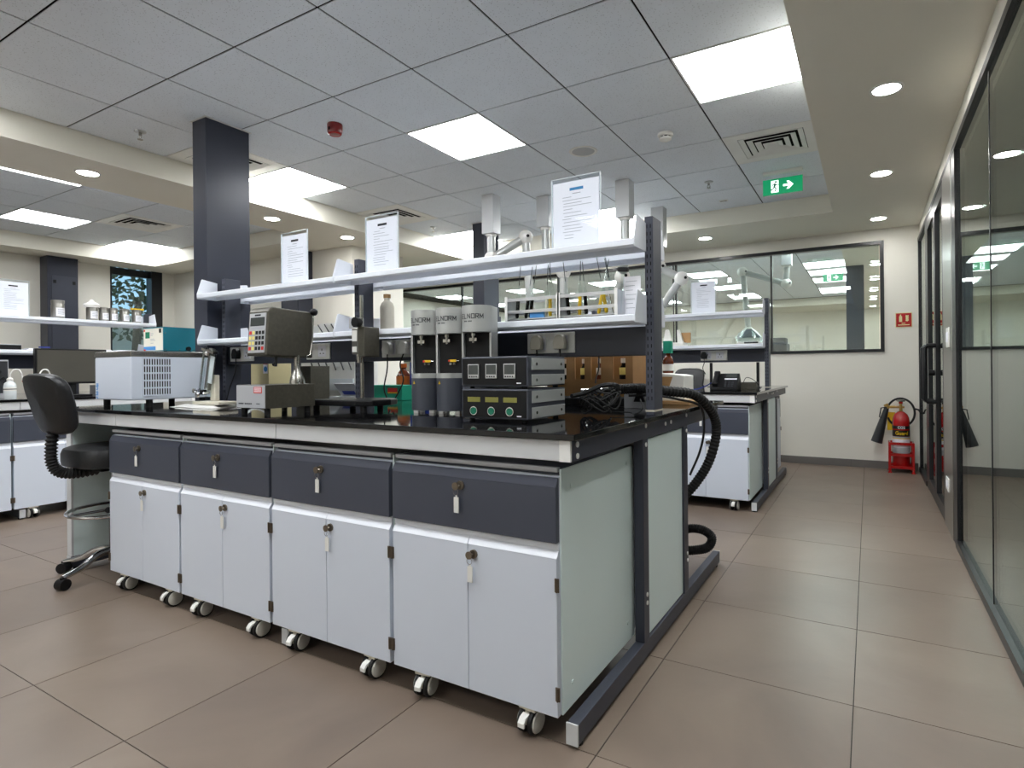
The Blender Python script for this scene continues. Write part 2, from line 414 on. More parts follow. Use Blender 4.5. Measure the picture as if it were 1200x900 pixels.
# back window ---------------------------------------------------------
win = struct(MB().box(WX0, YB-.015, WZ0, WX1, YB+.06, WZ0+.03).build('window_1', 'black_metal'))
def wpart(name, m, *b): return MB().box(*b).build(name, m, win)
wpart('window_head', 'black_metal', WX0, YB-.015, WZ1-.035, WX1, YB+.06, WZ1)
wpart('window_jamb', 'black_metal', WX1-.035, YB-.015, WZ0+.03, WX1, YB+.06, WZ1-.035)
wpart('window_jamb', 'black_metal', WX0, YB-.015, WZ0+.03, WX0+.035, YB+.06, WZ1-.035)
mull = [-.945, -2.035, -3.66, -5.30]
for x in mull: wpart('mullion', 'black_metal', x-.009, YB+.02, WZ0+.03, x+.009, YB+.06, WZ1-.035)
wpart('mullion', 'black_metal', -2.075, YB+.03, WZ0+.03, -2.066, YB+.06, WZ1-.035)
ed = [WX0+.035]+sorted(mull)+[WX1-.035]
for a, b in zip(ed[:-1], ed[1:]): wpart('window_pane', 'window_glass', a+.009, YB+.045, WZ0+.03, b-.009, YB+.051, WZ1-.035)

# left window with the tree outside -----------------------------------
lw = struct(MB().box(XL-.12, 3.79, .95, XL-.02, 3.82, ZS-.0).build('window_2', 'black_metal'))
MB().box(XL-.12, 4.29, .95, XL+.02, 4.43, ZS).build('window_jamb', 'black_metal', lw)
MB().box(XL-.12, 3.82, .95, XL-.04, 4.29, .98).build('window_sill', 'black_metal', lw)
MB().box(XL-.12, 3.82, ZS-.09, XL-.04, 4.29, ZS).build('window_head', 'black_metal', lw)
MB().box(XL-.085, 3.82, .98, XL-.079, 4.29, ZS-.09).build('window_pane', 'window_glass', lw)
struct(MB().box(-10.6, -3, -.05, -10.4, 14, 2.0).build('pane_reflection_wall', 'wall_paint'))  # added beige wall, stands in for the room's reflection in the pane
t = thing('garden_tree', 'leafy tree standing outside the narrow window', 'tree', (-9.75, 4.55, 0))
MB().cyl((0, 0, 0), (0, .1, 2.2), .09, .05, n=8).build('trunk', 'bark', t, smooth=True)
lf = MB()
for k in range(900):
    th = random.uniform(0, 2*PI); r = random.random()**.5*.62; z = random.uniform(1.6, 3.3)
    p = Vector((r*math.cos(th), r*math.sin(th), z)); d = Vector((random.uniform(-1, 1), random.uniform(-1, 1), random.uniform(-1, .4))).normalized()*.11
    s2 = d.orthogonal().normalized()*.028
    lf._add([p, p+d*.5+s2, p+d, p+d*.5-s2], [(0, 1, 2, 3)])
lo = lf.build('foliage', 'leaf_green', t); lo['kind'] = 'stuff'
struct(MB().box(-30, -10, -.2, XL-.3, 25, -.05).build('ground_outside', 'ground'))

# glass partition on the right -----------------------------------------
tr = struct(MB().box(XR-.02, YF, 2.298, XR+.03, YB, 2.335).build('trim_1', 'black_metal'))
for (y0, y1) in ((YF, 4.12), (6.1, YB)): MB().box(XR-.025, y0, 0, XR+.03, y1, .042).build('bottom_rail', 'black_metal', tr)
for (y0, y1) in ((6.90, YB), (5.92, 6.12), (4.10, 4.25)): MB().box(XR-.018, y0, .0, XR+.03, y1, 2.298).build('post', 'black_metal', tr)
for (y0, y1) in ((6.12, 6.90), (3.085, 4.10), (1.80, 3.075), (.53, 1.79), (-.75, .52), (YF, -.76)):
    MB().box(XR-.004, y0, .042, XR+.006, y1, 2.298).build('glass_panel', 'partition_glass', tr)
for y in (3.08, 1.795, .525, -.755): MB().box(XR-.006, y-.006, .042, XR+.008, y+.006, 2.298).build('joint_strip', 'black_metal', tr)
pier = struct(MB().box(XR-.022, 4.25, 0, XR+.06, 4.70, 2.298).build('trim_2', 'stainless', bevel=.004))
MB().box(XR-.03, 4.33, 1.165, XR-.022, 4.46, 1.29).build('switch_plate', 'white_plastic', pier, bevel=.004)
MB().box(XR-.034, 4.36, 1.20, XR-.03, 4.43, 1.26).build('rocker', 'paper', pier)
MB().box(XR-.03, 4.40, .262, XR-.022, 4.54, .345).build('socket_plate', 'white_plastic', pier, bevel=.004)
MB().box(XR-.033, 4.43, .28, XR-.03, 4.51, .325).build('socket_face', 'paper', pier)
def door(n, y0, y1, hy, knob):
    d = struct(MB().box(XR-.02, y0, .012, XR+.02, y1, .10).build('door_%d' % n, 'black_metal'))
    MB().box(XR-.02, y0, 2.20, XR+.02, y1, 2.29).build('top_rail', 'black_metal', d)
    MB().box(XR-.02, y0, .10, XR+.02, y0+.06, 2.20).build('stile', 'black_metal', d)
    MB().box(XR-.02, y1-.06, .10, XR+.02, y1, 2.20).build('stile', 'black_metal', d)
    MB().box(XR-.004, y0+.06, .10, XR+.004, y1-.06, 2.20).build('glass_panel', 'partition_glass', d)
    MB().tube([(XR-.02, hy, 1.205), (XR-.075, hy, 1.205), (XR-.09, hy, 1.19), (XR-.09, hy, .80), (XR-.075, hy, .785), (XR-.02, hy, .785)], .016, n=8).build('pull_handle', 'black_plastic', d, smooth=True)
    if knob: MB().cyl((XR-.02, hy+.12, 1.0), (XR-.06, hy+.12, 1.0), .022, n=12).build('lock_knob', 'black_plastic', d, smooth=True)
    return d
door(1, 4.705, 5.30, 5.20, True); door(2, 5.305, 5.915, 5.42, False)

# neighbouring laboratory behind the back window -------------------------
nl = struct(MB().box(XR+.02, YB+.2, 0, XR+.2, 16.4, ZC).build('wall_neighbour_right', 'wall_paint'))
struct(MB().box(XL, 16.3, 0, XR+.2, 16.5, ZC).build('wall_neighbour_back', 'wall_paint'))
struct(MB().box(XL-.2, YB+.2, 0, XL, 16.4, ZC).build('wall_neighbour_left', 'wall_paint'))
MB().box(CX1, YB+.2, ZS, XR+.02, 16.3, ZC+.005).build('soffit', 'plaster', ceiling)
MB().box(XL, 14.6, ZS, CX1, 16.3, ZC+.005).build('soffit', 'plaster', ceiling)
for i in range(-10, 3):
    for j in range(8, 20):
        x0 = CGX+.6*i; x1 = min(x0+.6, CX1); y0 = CGY+.6*j+.15; y1 = y0+.6
        if y1 > 14.7: continue
        if (i-2) % 3 == 0 and j % 3 == 0: light_panel(x0, y0, x1, y1, ('square white ceiling light panel in the neighbouring laboratory', 'neighbouring laboratory light panels'))
        else: tile(x0, y0, x1, y1)
for y in (9.29, 10.85, 12.4, 14.0, 15.6): downlight(.09, y, where='in the neighbouring laboratory')

# ================================================================== LAB BENCHES
BO = Vector((-.70, 2.27, 0))
XA, XZ = -.70, -3.75                               # outer faces of the two end frames
def make_frame():
    base = Vector((-2.22, 2.27, 0))
    t = thing('bench_frame', 'dark grey steel bench frame with white apron under the black worktop, stool tucked in', 'bench', base)
    def bx(name, m, *b, **k): return MB(base).box(*b).build(name, m, t, loc=(0, 0, 0), **k)
    for n, x1 in enumerate((XA, -1.922, XZ+.035)):
        x0 = x1-.035
        fo = bx('foot_bar', 'frame_grey', x0, 1.43, .012, x1, 3.165, .07, bevel=.002)
        bx('end_cap', 'apron_white', x0-.0005, 1.424, .0115, x1+.0005, 1.43, .0705)
        bx('end_cap', 'apron_white', x0-.0005, 3.165, .0115, x1+.0005, 3.171, .0705)
        for y in (1.46, 3.12): MB(base).cyl((x1-.0175, y, 0), (x1-.0175, y, .014), .016, n=12).build('levelling_foot', 'black_plastic', t, loc=(0, 0, 0))
        if n != 1:
            bx('side_beam', 'frame_grey', x0, 1.412, .797, x1, 3.15, .8545, bevel=.002)
            for (a, b) in ((1.972, 2.028), (2.492, 2.556)): bx('upright', 'frame_grey', x0, a, .07, x1, b, .797, bevel=.002)
        else:
            for (a, b) in ((2.003, 2.030), (2.492, 2.52)): bx('upright', 'frame_grey', x0, a, .07, x1, b, .797)
    bx('end_panel', 'panel_green_white', XA-.026, 2.03, .075, XA-.008, 2.49, .79)
    bo = MB(base)
    for (y, z) in ((1.438, .842), (1.438, .81), (2.003, .844), (2.003, .776), (2.003, .235), (2.003, .205), (2.235, .832), (2.308, .833), (2.537, .844), (2.537, .776), (2.537, .235), (2.537, .205)):
        bo.cyl((XA, y, z), (XA+.003, y, z), .008, n=12)
    bo.build('bolt_caps', 'white_trim', t, loc=(0, 0, 0))
    for (a, b) in ((-1.952, -.737), (-3.163, -1.956), (-3.745, -3.167)):
        bx('front_apron', 'apron_white', a, 1.404, .797, b, 1.42, .8545, bevel=.002)
        bx('rear_apron', 'apron_white', a, 3.142, .797, b, 3.158, .8545)
    bx('apron_cap', 'white_trim', -.737, 1.402, .7965, -.7035, 1.412, .855)
    bx('knee_panel', 'panel_green_white', XZ+.036, 1.435, .075, XZ+.052, 1.97, .79)
    bx('knee_panel_edge', 'apron_white', XZ+.005, 1.425, .075, XZ+.054, 1.435, .79)
    bx('back_panel', 'apron_white', -3.71, 2.03, .10, -.74, 2.04, .79)
    return t
def make_worktop():
    base = Vector((-2.22, 2.27, .855))
    t = MB(base).box(-3.765, 1.396, .8552, -.687, 3.235, .8732).build('worktop', 'granite_black', bevel=.0025)
    return tag(t, 'polished black granite worktop carrying the test instruments', 'worktop')
POSTS = ((-.738, -.705), (-2.303, -2.270), (-3.457, -3.424))
def make_rack():
    base = Vector((-2.08, 2.17, .8734))
    t = thing('reagent_rack', 'two-tier white reagent shelving on slotted grey posts over the instrument bench', 'shelving', base)
    def bx(name, m, *b, par=None, **k): return MB(base).box(*b).build(name, m, par or t, loc=(0, 0, 0), **k)
    for (a, b) in POSTS:
        p = bx('post', 'frame_grey', a, 2.12, .8734, b, 2.22, 1.63, bevel=.0015)
        m = MB(base)
        for k in range(24):
            z = .93+k*.0285
            for xx in (a+.008, b-.011):
                for y0, y1 in ((2.119, 2.121), (2.219, 2.221)): m.box(xx, y0, z, xx+.003, y1, z+.014)
        m.build('slots', 'grid_black', p, loc=(0, 0, 0))['kind'] = 'stuff'
    bx('base_band', 'beige_plastic', -.7395, 2.1185, .886, -.7035, 2.2215, .893)
    for zt in (1.527, 1.25):
        for (a, b) in ((-3.505, -2.3155), (-2.3115, -.732)):
            for s in (-1, 1):                       # the near shelf and its twin behind the posts
                Y = lambda v: 2.17+s*v
                sh = MB(base)
                sh.prism([(Y(-.05), zt), (Y(-.05), zt-.008), (Y(-.16), zt-.008), (Y(-.16), zt-.030), (Y(-.168), zt-.032), (Y(-.177), zt-.024), (Y(-.177), zt-.004), (Y(-.172), zt)] if s == 1 else
                         [(Y(-.05), zt), (Y(-.172), zt), (Y(-.177), zt-.004), (Y(-.177), zt-.024), (Y(-.168), zt-.032), (Y(-.16), zt-.030), (Y(-.16), zt-.008), (Y(-.05), zt-.008)], 'x', a+.004, b-.004)
                sh.box(a+.004, Y(-.062), zt-.03, b-.004, Y(-.052), zt-.0085)
                sh.build('shelf', 'shelf_white', t, loc=(0, 0, 0))
                for xx in (a, b-.003):
                    MB(base).prism([(Y(-.051), zt-.03), (Y(-.176), zt-.03), (Y(-.178), zt), (Y(-.150), zt+.088), (Y(-.145), zt+.092), (Y(-.051), zt+.078)], 'x', xx, xx+.003).build('end_bracket', 'shelf_white', t, loc=(0, 0, 0))
    for (a, b) in ((-2.27, -.738), (-3.424, -2.303)):
        bx('service_duct', 'dark_steel', a, 2.135, 1.102, b, 2.205, 1.214, bevel=.002)
    for (a, b, n) in ((-1.268, -1.042, 2), (-2.12, -1.895, 2), (-2.69, -2.50, 1), (-3.39, -3.16, 1)):
        for s in (-1, 1):
            y0 = 2.135 if s < 0 else 2.205
            f = lambda d: y0+s*d
            pl = bx('socket_plate', 'white_plastic', a, f(0), 1.119, b, f(.008), 1.205, bevel=.003)
            w_ = .05
            for cx in ((a+.062, b-.062) if n == 2 else (b-.06,)):
                bx('socket_insert', 'paper', cx-.03, f(.008), 1.133, cx+.03, f(.0105), 1.19, par=pl)
                hm = MB(base)
                for dx, dz, sx, sz in ((0, .012, .0025, .006), (-.012, -.008, .004, .0025), (.012, -.008, .004, .0025)):
                    hm.box(cx+dx-sx, f(.0105), 1.158+dz-sz, cx+dx+sx, f(.0112), 1.158+dz+sz)
                hm.build('pin_holes', 'grid_black', pl, loc=(0, 0, 0))
    return t
def make_column():
    base = Vector((-3.6175, 2.225, .8734))
    t = thing('service_column', 'dark grey service column rising from the instrument bench to the ceiling', 'column', base)
    MB(base).box(-3.69, 2.08, .8734, -3.545, 2.37, ZC-.004).build('casing', 'dark_steel', t, loc=(0, 0, 0), bevel=.003)
    m = MB(base)
    m.box(-3.70, 2.07, ZC-.006, -3.535, 2.079, ZC-.001).box(-3.70, 2.371, ZC-.006, -3.535, 2.38, ZC-.001).box(-3.70, 2.079, ZC-.006, -3.691, 2.371, ZC-.001).box(-3.544, 2.079, ZC-.006, -3.535, 2.371, ZC-.001)
    m.build('ceiling_collar', 'white_trim', t, loc=(0, 0, 0))
    return t
def make_caster(par, x, y, turn):
    R = Matrix.Translation((x, y, 0)) @ Matrix.Rotation(turn, 4, 'Z')
    m = MB().box(-.028, -.02, .072, .028, .03, .082).cyl((0, .0, .06), (0, .0, .074), .013, n=10)
    m.prism([(-.022, .03), (-.018, .068), (.024, .072), (.03, .05), (.012, .03)], 'x', -.007, .007)
    cst = m.xf(R).build('caster', 'beige_plastic', par)
    for sx in (-1, 1):
        a, b = (.009, .026) if sx > 0 else (-.026, -.009)
        MB().lathe([(0, a), (.031, a), (.0375, a+.003), (.0375, b-.003), (.031, b), (0, b)], n=24).xf(R @ Matrix.Translation((0, 0, .0375)) @ Matrix.Rotation(PI/2, 4, 'Y')).build('wheel', 'black_rubber', cst, smooth=True)
        e = b if sx > 0 else a
        MB().lathe([(0, e), (.031, e), (.028, e+sx*.004), (.010, e+sx*.007), (0, e+sx*.007)] if sx > 0 else [(0, e-.007), (.010, e-.007), (.028, e-.004), (.031, e), (0, e)], n=20).xf(R @ Matrix.Translation((0, 0, .0375)) @ Matrix.Rotation(PI/2, 4, 'Y')).build('hub_cap', 'hub_grey', cst, smooth=True)
    MB().prism([(-.022, .066), (-.040, .060), (-.050, .048), (-.050, .036), (-.045, .036), (-.043, .046), (-.036, .054), (-.020, .058)], 'x', -.011, .011).xf(R).build('brake_tab', 'white_plastic', cst)
def keyset(par, x, y, z, dx):
    MB().cyl((x, y, z), (x, y-.006, z), .0135, n=14).build('lock', 'lock_metal', par, smooth=True)
    MB().cyl((x+dx, y-.014, z-.002), (x+dx, y-.017, z-.002), .0120, n=12).cyl((x, y-.006, z), (x+dx*.6, y-.015, z-.001), .003, n=6).build('key', 'lock_metal', par)
    R = .0095; m = MB().tube([(x+dx, y-.012+.002*math.sin(a), 0) if 0 else (x+dx+R*math.cos(a), y-.013, z-.020+R*math.sin(a)) for a in [2*PI*k/14 for k in range(14)]], .0008, n=5, closed=True)
    m.build('key_ring', 'chrome', par)
    MB().box(x+dx-.009, y-.012, z-.084, x+dx+.009, y-.008, z-.036).box(x+dx-.003, y-.011, z-.037, x+dx+.003, y-.009, z-.030).build('key_tag', 'white_plastic', par, bevel=.0015)
def make_cabinet():
    t = thing('mobile_cabinet', 'white rolling cabinet with grey drawer', 'cabinet', (0, 0, 0))
    h = .3105
    MB().box(-h+.004, -.281, .086, h-.006, .285, .752).build('body', 'cabinet_white', t)
    MB().box(-h+.004, -.270, .752, h-.006, .285, .772).build('top_frame', 'drawer_grey', t)
    MB().box(-h+.006, -.289, .762, h-.008, -.2705, .776).build('top_rail', 'front_grey', t, bevel=.003)
    MB().box(h-.0055, -.281, .084, h-.0005, .285, .770).build('side_panel', 'panel_green_white', t)
    sc = MB()
    for (y, z) in ((-.22, .715), (.22, .715), (-.22, .15), (.22, .15)): sc.cyl((h-.0005, y, z), (h+.002, y, z), .007, n=10)
    sc.build('screw_caps', 'panel_green_white', t)
    dr = MB().prism([(-.2815, .566), (-.300, .566), (-.300, .722), (-.287, .746), (-.2815, .746)], 'x', -h+.003, h-.007).build('drawer', 'drawer_grey', t, bevel=.0015)
    MB().prism([(-.3005, .7225), (-.2875, .7465), (-.2865, .7475), (-.2995, .7235)], 'x', -h+.003, h-.007).build('drawer_lip', 'dark_steel', dr)
    keyset(dr, -.025, -.300, .700, -.010)
    MB().prism([(-.2815, .5455), (-.288, .5455), (-.288, .562), (-.2815, .565)], 'x', -h+.003, h-.007).build('middle_rail', 'shelf_white', t)
    for s, (a, b) in ((-1, (-h+.003, -.0025)), (1, (-.0005, h-.007))):
        d = MB().prism([(-.2815, .083), (-.300, .083), (-.300, .524), (-.286, .5435), (-.2815, .5435)], 'x', a, b).build('door', 'cabinet_white', t, bevel=.0015)
        MB().prism([(-.3006, .5245), (-.2866, .5440), (-.2856, .5450), (-.2996, .5255)], 'x', a, b).build('door_lip', 'shelf_white', d)
        xh = a-.001 if s < 0 else b+.001
        for z in (.150, .452): MB().box(xh-.0065, -.303, z-.019, xh+.0065, -.2995, z+.019).cyl((xh, -.304, z-.019), (xh, -.304, z+.019), .003, n=8).build('hinge', 'hinge_brown', d)
        if s > 0: keyset(d, .022, -.300, .497, -.008)
    for x, y, tr_ in ((-.195, -.272, .12), (.20, -.272, -.10), (-.195, .22, 3.2), (.2, .22, 3.3)): make_caster(t, x, y, tr_)
    return t

frame0, top0, rack0, col0 = make_frame(), make_worktop(), make_rack(), make_column()
cab0 = make_cabinet()
def place(src, off, rz, label, cat, group=None, first=False):
    o = src if first else copy_tree(src)
    o.location = off; o.rotation_euler.z = rz; tag(o, label, cat, group); return o
CABX = [-1.0565, -1.6835, -2.3105, -2.9375]
CL = ['white rolling cabinet with grey drawer at the open end of the instrument bench', 'white rolling cabinet with grey drawer, second from the end frame of the instrument bench',
      'white rolling cabinet with grey drawer, second from the stool under the instrument bench', 'white rolling cabinet with grey drawer right beside the black stool']
src_done = False
for n, x in enumerate(CABX):
    place(cab0, (x, 1.71, 0), 0, CL[n], 'cabinet', 'rolling cabinets under the instrument bench', first=(n == 0))
# back bench: the same furniture three metres further into the room
DY = Vector((-.012, 2.995, 0))
place(frame0, Vector(frame0.location)+DY, 0, 'dark grey steel bench frame with white apron under the telephone worktop', 'bench')
place(top0, Vector(top0.location)+DY, 0, 'polished black granite worktop carrying the desk telephone', 'worktop')
place(rack0, Vector(rack0.location)+DY, 0, 'two-tier white reagent shelving over the telephone bench in front of the glazed wall', 'shelving')
place(col0, Vector(col0.location)+DY, 0, 'dark grey service column rising from the telephone bench', 'column')
CB = ['white rolling cabinet with grey drawer below the desk telephone', 'white rolling cabinet with grey drawer, second from the end of the telephone bench',
      'white rolling cabinet with grey drawer, third from the end of the telephone bench', 'white rolling cabinet with grey drawer, fourth from the end of the telephone bench']
for n, x in enumerate(CABX): place(cab0, (x-.012, 1.71+2.995, 0), 0, CB[n], 'cabinet', 'rolling cabinets under the telephone bench')
for n, x in enumerate(CABX[:2]): place(cab0, (x-.012, 2.85+2.995, 0), PI, ['white rolling cabinet facing the glazed wall at the end of the telephone bench', 'white rolling cabinet facing the glazed wall, second along the telephone bench'][n], 'cabinet', 'rolling cabinets on the window side')
# side bench: turned a quarter so that it faces the room from the left
LO = Vector((-6.175, 3.0, 0))
def side(p): q = Vector(p)-BO; return LO+Vector((-q.y, q.x, q.z))
place(frame0, side(frame0.location), PI/2, 'dark grey steel bench frame with white apron under the monitor worktop', 'bench')
place(top0, side(top0.location), PI/2, 'polished black granite worktop carrying the computer monitor', 'worktop')
place(rack0, side(rack0.location), PI/2, 'two-tier white reagent shelving over the monitor bench by the window', 'shelving')
CS = ['white rolling cabinet with grey drawer at the window end of the monitor bench', 'white rolling cabinet with grey drawer below the computer monitor',
      'white rolling cabinet with grey drawer below the wash bottle', 'white rolling cabinet with grey drawer at the monitor bench end away from the window']
for n, x in enumerate(CABX): place(cab0, side((x, 1.71, 0)), PI/2, CS[n], 'cabinet', 'rolling cabinets under the monitor bench')

# ================================================================== CEILING AND WALL FITTINGS
def sprinkler(x, y):
    t = thing('sprinkler_head', 'small chrome fire sprinkler under the ceiling tiles', 'sprinkler', (x, y, ZC-.0005), group='chrome fire sprinklers')
    MB().lathe([(.0, .0), (.036, .0), (.034, -.006), (.016, -.010), (0, -.010)], n=20).build('escutcheon', 'aluminium', t, smooth=True)
    MB().cyl((0, 0, -.01), (0, 0, -.028), .009, n=10).tube([(.008, 0, -.028), (.012, 0, -.042), (0, 0, -.052)], .0025, n=5).tube([(-.008, 0, -.028), (-.012, 0, -.042), (0, 0, -.052)], .0025, n=5).build('frame', 'steel', t)
    MB().cyl((0, 0, -.052), (0, 0, -.055), .016, n=12).build('deflector', 'steel', t)
for x, y in ((-4.13, 1.99), (-4.15, 4.96), (-1.17, 5.01)): sprinkler(x, y)
t = thing('smoke_detector', 'round white smoke detector on a ceiling tile', 'detector', (-1.18, 3.83, ZC-.0005))
MB().lathe([(0, 0), (.052, 0), (.052, -.016), (.046, -.022), (0, -.022)], n=28).build('base', 'white_plastic', t, smooth=True)
MB().lathe([(0, -.022), (.036, -.022), (.036, -.030), (0, -.030)], n=24).build('sensing_chamber', 'grid_black', t, smooth=True)
MB().lathe([(0, -.030), (.042, -.030), (.040, -.042), (.020, -.052), (0, -.053)], n=24).build('cap', 'white_plastic', t, smooth=True)
m = MB()
for k in range(8):
    a = 2*PI*k/8; m.cyl((.036*math.cos(a), .036*math.sin(a), -.021), (.038*math.cos(a), .038*math.sin(a), -.031), .004, n=6)
m.build('cage_ribs', 'white_plastic', t)
t = thing('ceiling_speaker', 'flush round loudspeaker grille in a ceiling tile', 'speaker', (-1.79, 3.825, ZC-.0005))
MB().lathe([(.082, 0), (.082, -.003), (.098, -.005), (.104, 0)], n=32, caps=False).build('rim', 'white_trim', t, smooth=True)
MB().lathe([(0, -.002), (.082, -.002), (.082, 0), (0, 0)], n=32).build('grille', 'front_grey', t)
t = thing('fire_alarm_sounder', 'dark red round fire alarm sounder under the ceiling', 'fire alarm', (-2.96, 2.575, ZC-.0005))
MB().lathe([(0, 0), (.046, 0), (.048, -.004), (.047, -.05), (.042, -.062), (.03, -.066), (0, -.066)], n=24).build('body', 'red_plastic', t, smooth=True)
MB().lathe([(.030, -.064), (.036, -.068), (.042, -.063)], n=24, caps=False).build('sound_ring', 'red_paint', t, smooth=True)
MB().box(-.006, -.049, -.05, .006, -.046, -.03).build('sound_slot', 'grid_black', t)
t = thing('presence_sensor', 'tiny flush white sensor in a ceiling tile behind the sprinkler', 'sensor', (-1.18, 5.64, ZC-.0005))
MB().box(-.04, -.02, -.006, .04, .02, 0).build('cover', 'white_plastic', t, bevel=.003)
MB().box(-.03, -.006, -.008, .03, .006, -.006).build('slot', 'grid_rail', t)
# exit sign
t = thing('exit_sign', 'illuminated green exit sign hanging below the ceiling, running figure and arrow', 'sign', (-.59, 5.03, ZC-.0005))
MB().box(-.148, -.02, -.022, .148, .03, 0).build('mounting_box', 'white_trim', t, bevel=.002)
MB().box(-.146, -.004, -.188, .146, .004, -.022).build('acrylic_blade', 'acrylic', t)
sg = MB().box(-.148, -.006, -.188, .148, .006, -.062).build('face', 'sign_green', t)
for sy, fy in ((-1, -.0065), (1, .0065)):
    dx = MB().box(-.085, fy, -.172, -.030, fy+sy*.0008, -.076).build('doorway', 'sign_white', sg)
    y0 = fy+sy*.001; y1 = fy+sy*.002
    man = MB()
    def lm(pts, r): 
        pts = [(px, pz) for px, pz in pts]
        for (ax, az), (bx_, bz) in zip(pts[:-1], pts[1:]):
            d = Vector((bx_-ax, bz-az)).normalized(); n_ = Vector((-d.y, d.x))*r
            man.prism([(ax+n_.x, az+n_.y), (bx_+n_.x, bz+n_.y), (bx_-n_.x, bz-n_.y), (ax-n_.x, az-n_.y)], 'y', y0, y1)
    lm([(-.055, -.100), (-.062, -.128)], .008); lm([(-.062, -.128), (-.048, -.142), (-.056, -.164)], .0045); lm([(-.062, -.128), (-.074, -.146), (-.088, -.150)], .0045)
    lm([(-.055, -.102), (-.042, -.116), (-.032, -.110)], .0035); lm([(-.055, -.102), (-.072, -.106), (-.078, -.122)], .0035)
    man.cyl((-.050, y0, -.088), (-.050, y1, -.088), .0085, n=10)
    man.build('running_figure', 'green_print', sg)
    MB().prism([(.005, -.116), (.045, -.116), (.030, -.092), (.048, -.092), (.080, -.124), (.048, -.156), (.030, -.156), (.045, -.132), (.005, -.132)], 'y', fy, fy+sy*.0008).build('arrow', 'sign_white', sg)
sign2 = copy_tree(t); sign2.location = (-.494, 10.6, ZC-.0005); tag(sign2, 'illuminated green exit sign in the neighbouring laboratory beyond the glazed wall', 'sign')
# fire point sign on the back wall
t = thing('fire_point_sign', 'small red fire extinguisher sign with cream pictograms on the back wall', 'sign', (.310, YB, 1.45))
MB().box(-.072, -.004, 0, .072, 0, .148).build('border', 'fire_cream', t)
rf = MB().box(-.066, -.0055, .006, .066, -.004, .142).build('face', 'fire_red', t)
MB().box(-.040, -.0065, .056, -.014, -.0055, .112).prism([(-.036, .112), (-.018, .112), (-.022, .122), (-.022, .130), (-.032, .130), (-.032, .122)], 'y', -.0065, -.0055).build('extinguisher_pictogram', 'fire_cream', rf)
fl = MB()
for k in range(3): fl.prism([(.014+.002*(k % 2), .064+.02*k), (.030, .058+.02*k), (.044, .070+.02*k), (.038, .084+.02*k), (.030, .076+.02*k), (.020, .086+.02*k)], 'y', -.0065-.0003*k, -.0055)
fl.build('flame_pictogram', 'fire_cream', rf)
MB().box(-.018, -.0062, .037, .014, -.0055, .044).build('caption', 'fire_cream', rf)
MB().box(-.050, -.0062, .020, .050, -.0055, .028).build('caption', 'fire_cream', rf)

# wall cupboards (dark pillars with an access door)
def pillar(loc, rz, label):
    t = thing('pillar_cupboard', label, 'cupboard', loc, rz)
    MB().box(-.155, -.20, 0, .155, 0, ZS-.001).build('casing', 'dark_steel', t, bevel=.003)
    d = MB().box(-.115, -.206, 1.15, .14, -.2005, 2.24).build('access_door', 'frame_grey', t, bevel=.002)
    for x in (-.085, .11): MB().box(x-.014, -.212, 2.15, x+.014, -.2065, 2.19).build('latch', 'black_plastic', d)
    MB().box(-.115, -.206, .15, .14, -.2005, 1.14).build('access_door', 'frame_grey', t, bevel=.002)
    return t
pillar((XL, 3.20, 0), PI/2, 'dark grey pillar cupboard against the long side wall')
pillar((-5.845, 4.60, 0), 0, 'dark grey pillar cupboard against the alcove wall behind the benches')

# fire extinguisher ------------------------------------------------------
EX = Vector((.272, 6.80, 0))
t = thing('extinguisher_stand', 'red steel floor stand holding the fire extinguisher', 'stand', EX)
for dx in (-.098, .098):
    for dy in (-.088, .088):
        MB().box(dx-.010, dy-.010, 0, dx+.010, dy+.010, .30).box(dx-.017, dy-.017, 0, dx+.017, dy+.017, .012).build('leg', 'red_paint', t, bevel=.0015)
for z in (.045, .165, .275):
    for s in (-1, 1):
        MB().box(-.088, s*.088-.006, z, .088, s*.088+.006, z+.028).build('cross_rail', 'red_paint', t)
        MB().box(s*.098-.006, -.078, z, s*.098+.006, .078, z+.028).build('side_rail', 'red_paint', t)
MB().box(-.09, -.08, .047, .09, .08, .055).build('base_plate', 'red_paint', t)
t = thing('fire_extinguisher', 'red carbon dioxide fire extinguisher with black discharge horn', 'extinguisher', EX+Vector((0, 0, .0555))); t.scale = (1, 1, 1.07)
MB().lathe([(0, 0), (.068, 0), (.074, .008), (.074, .42), (.070, .455), (.055, .488), (.030, .508), (.018, .515), (0, .515)], n=32).build('cylinder', 'red_paint', t, smooth=True)
for (z0, z1, m_) in ((.352, .382, 'black_plastic'), (.285, .343, 'black_plastic'), (.13, .283, 'front_grey')):
    MB().lathe([(.0745, z0), (.0748, z0), (.0748, z1), (.0745, z1)], n=32, caps=False).build('label_band', m_, t, smooth=True)
def wrap(R, x0, zc): return lambda c: Vector((R*math.sin((c.x+x0)/R), -R*math.cos((c.x+x0)/R), zc+c.y))
text_mesh('lettering', 'CO2', .032, 'paper', t, None, warp=wrap(.0768, .0, .367), bold=.0006)
text_mesh('lettering', 'Guard', .046, 'yellow', t, None, warp=wrap(.0772, .003, .314), bold=.0008)
MB().lathe([(.0749, .18), (.0752, .18), (.0752, .262), (.0749, .262)], n=32, caps=False).build('instruction_label', 'paper', t, smooth=True)
MB().lathe([(.0751, .262), (.0755, .262), (.0755, .270), (.0751, .270)], n=32, caps=False).build('yellow_stripe', 'yellow', t, smooth=True)
v_ = MB().cyl((0, 0, .515), (0, 0, .585), .016, .013, n=14).cyl((-.05, 0, .552), (.03, 0, .552), .010, n=10).build('valve', 'brass', t, smooth=True)
MB().lathe([(0, .585), (.010, .585), (.012, .60), (.036, .606), (.038, .618), (.030, .622), (0, .622)], n=18).build('hand_wheel', 'steel', t, smooth=True)
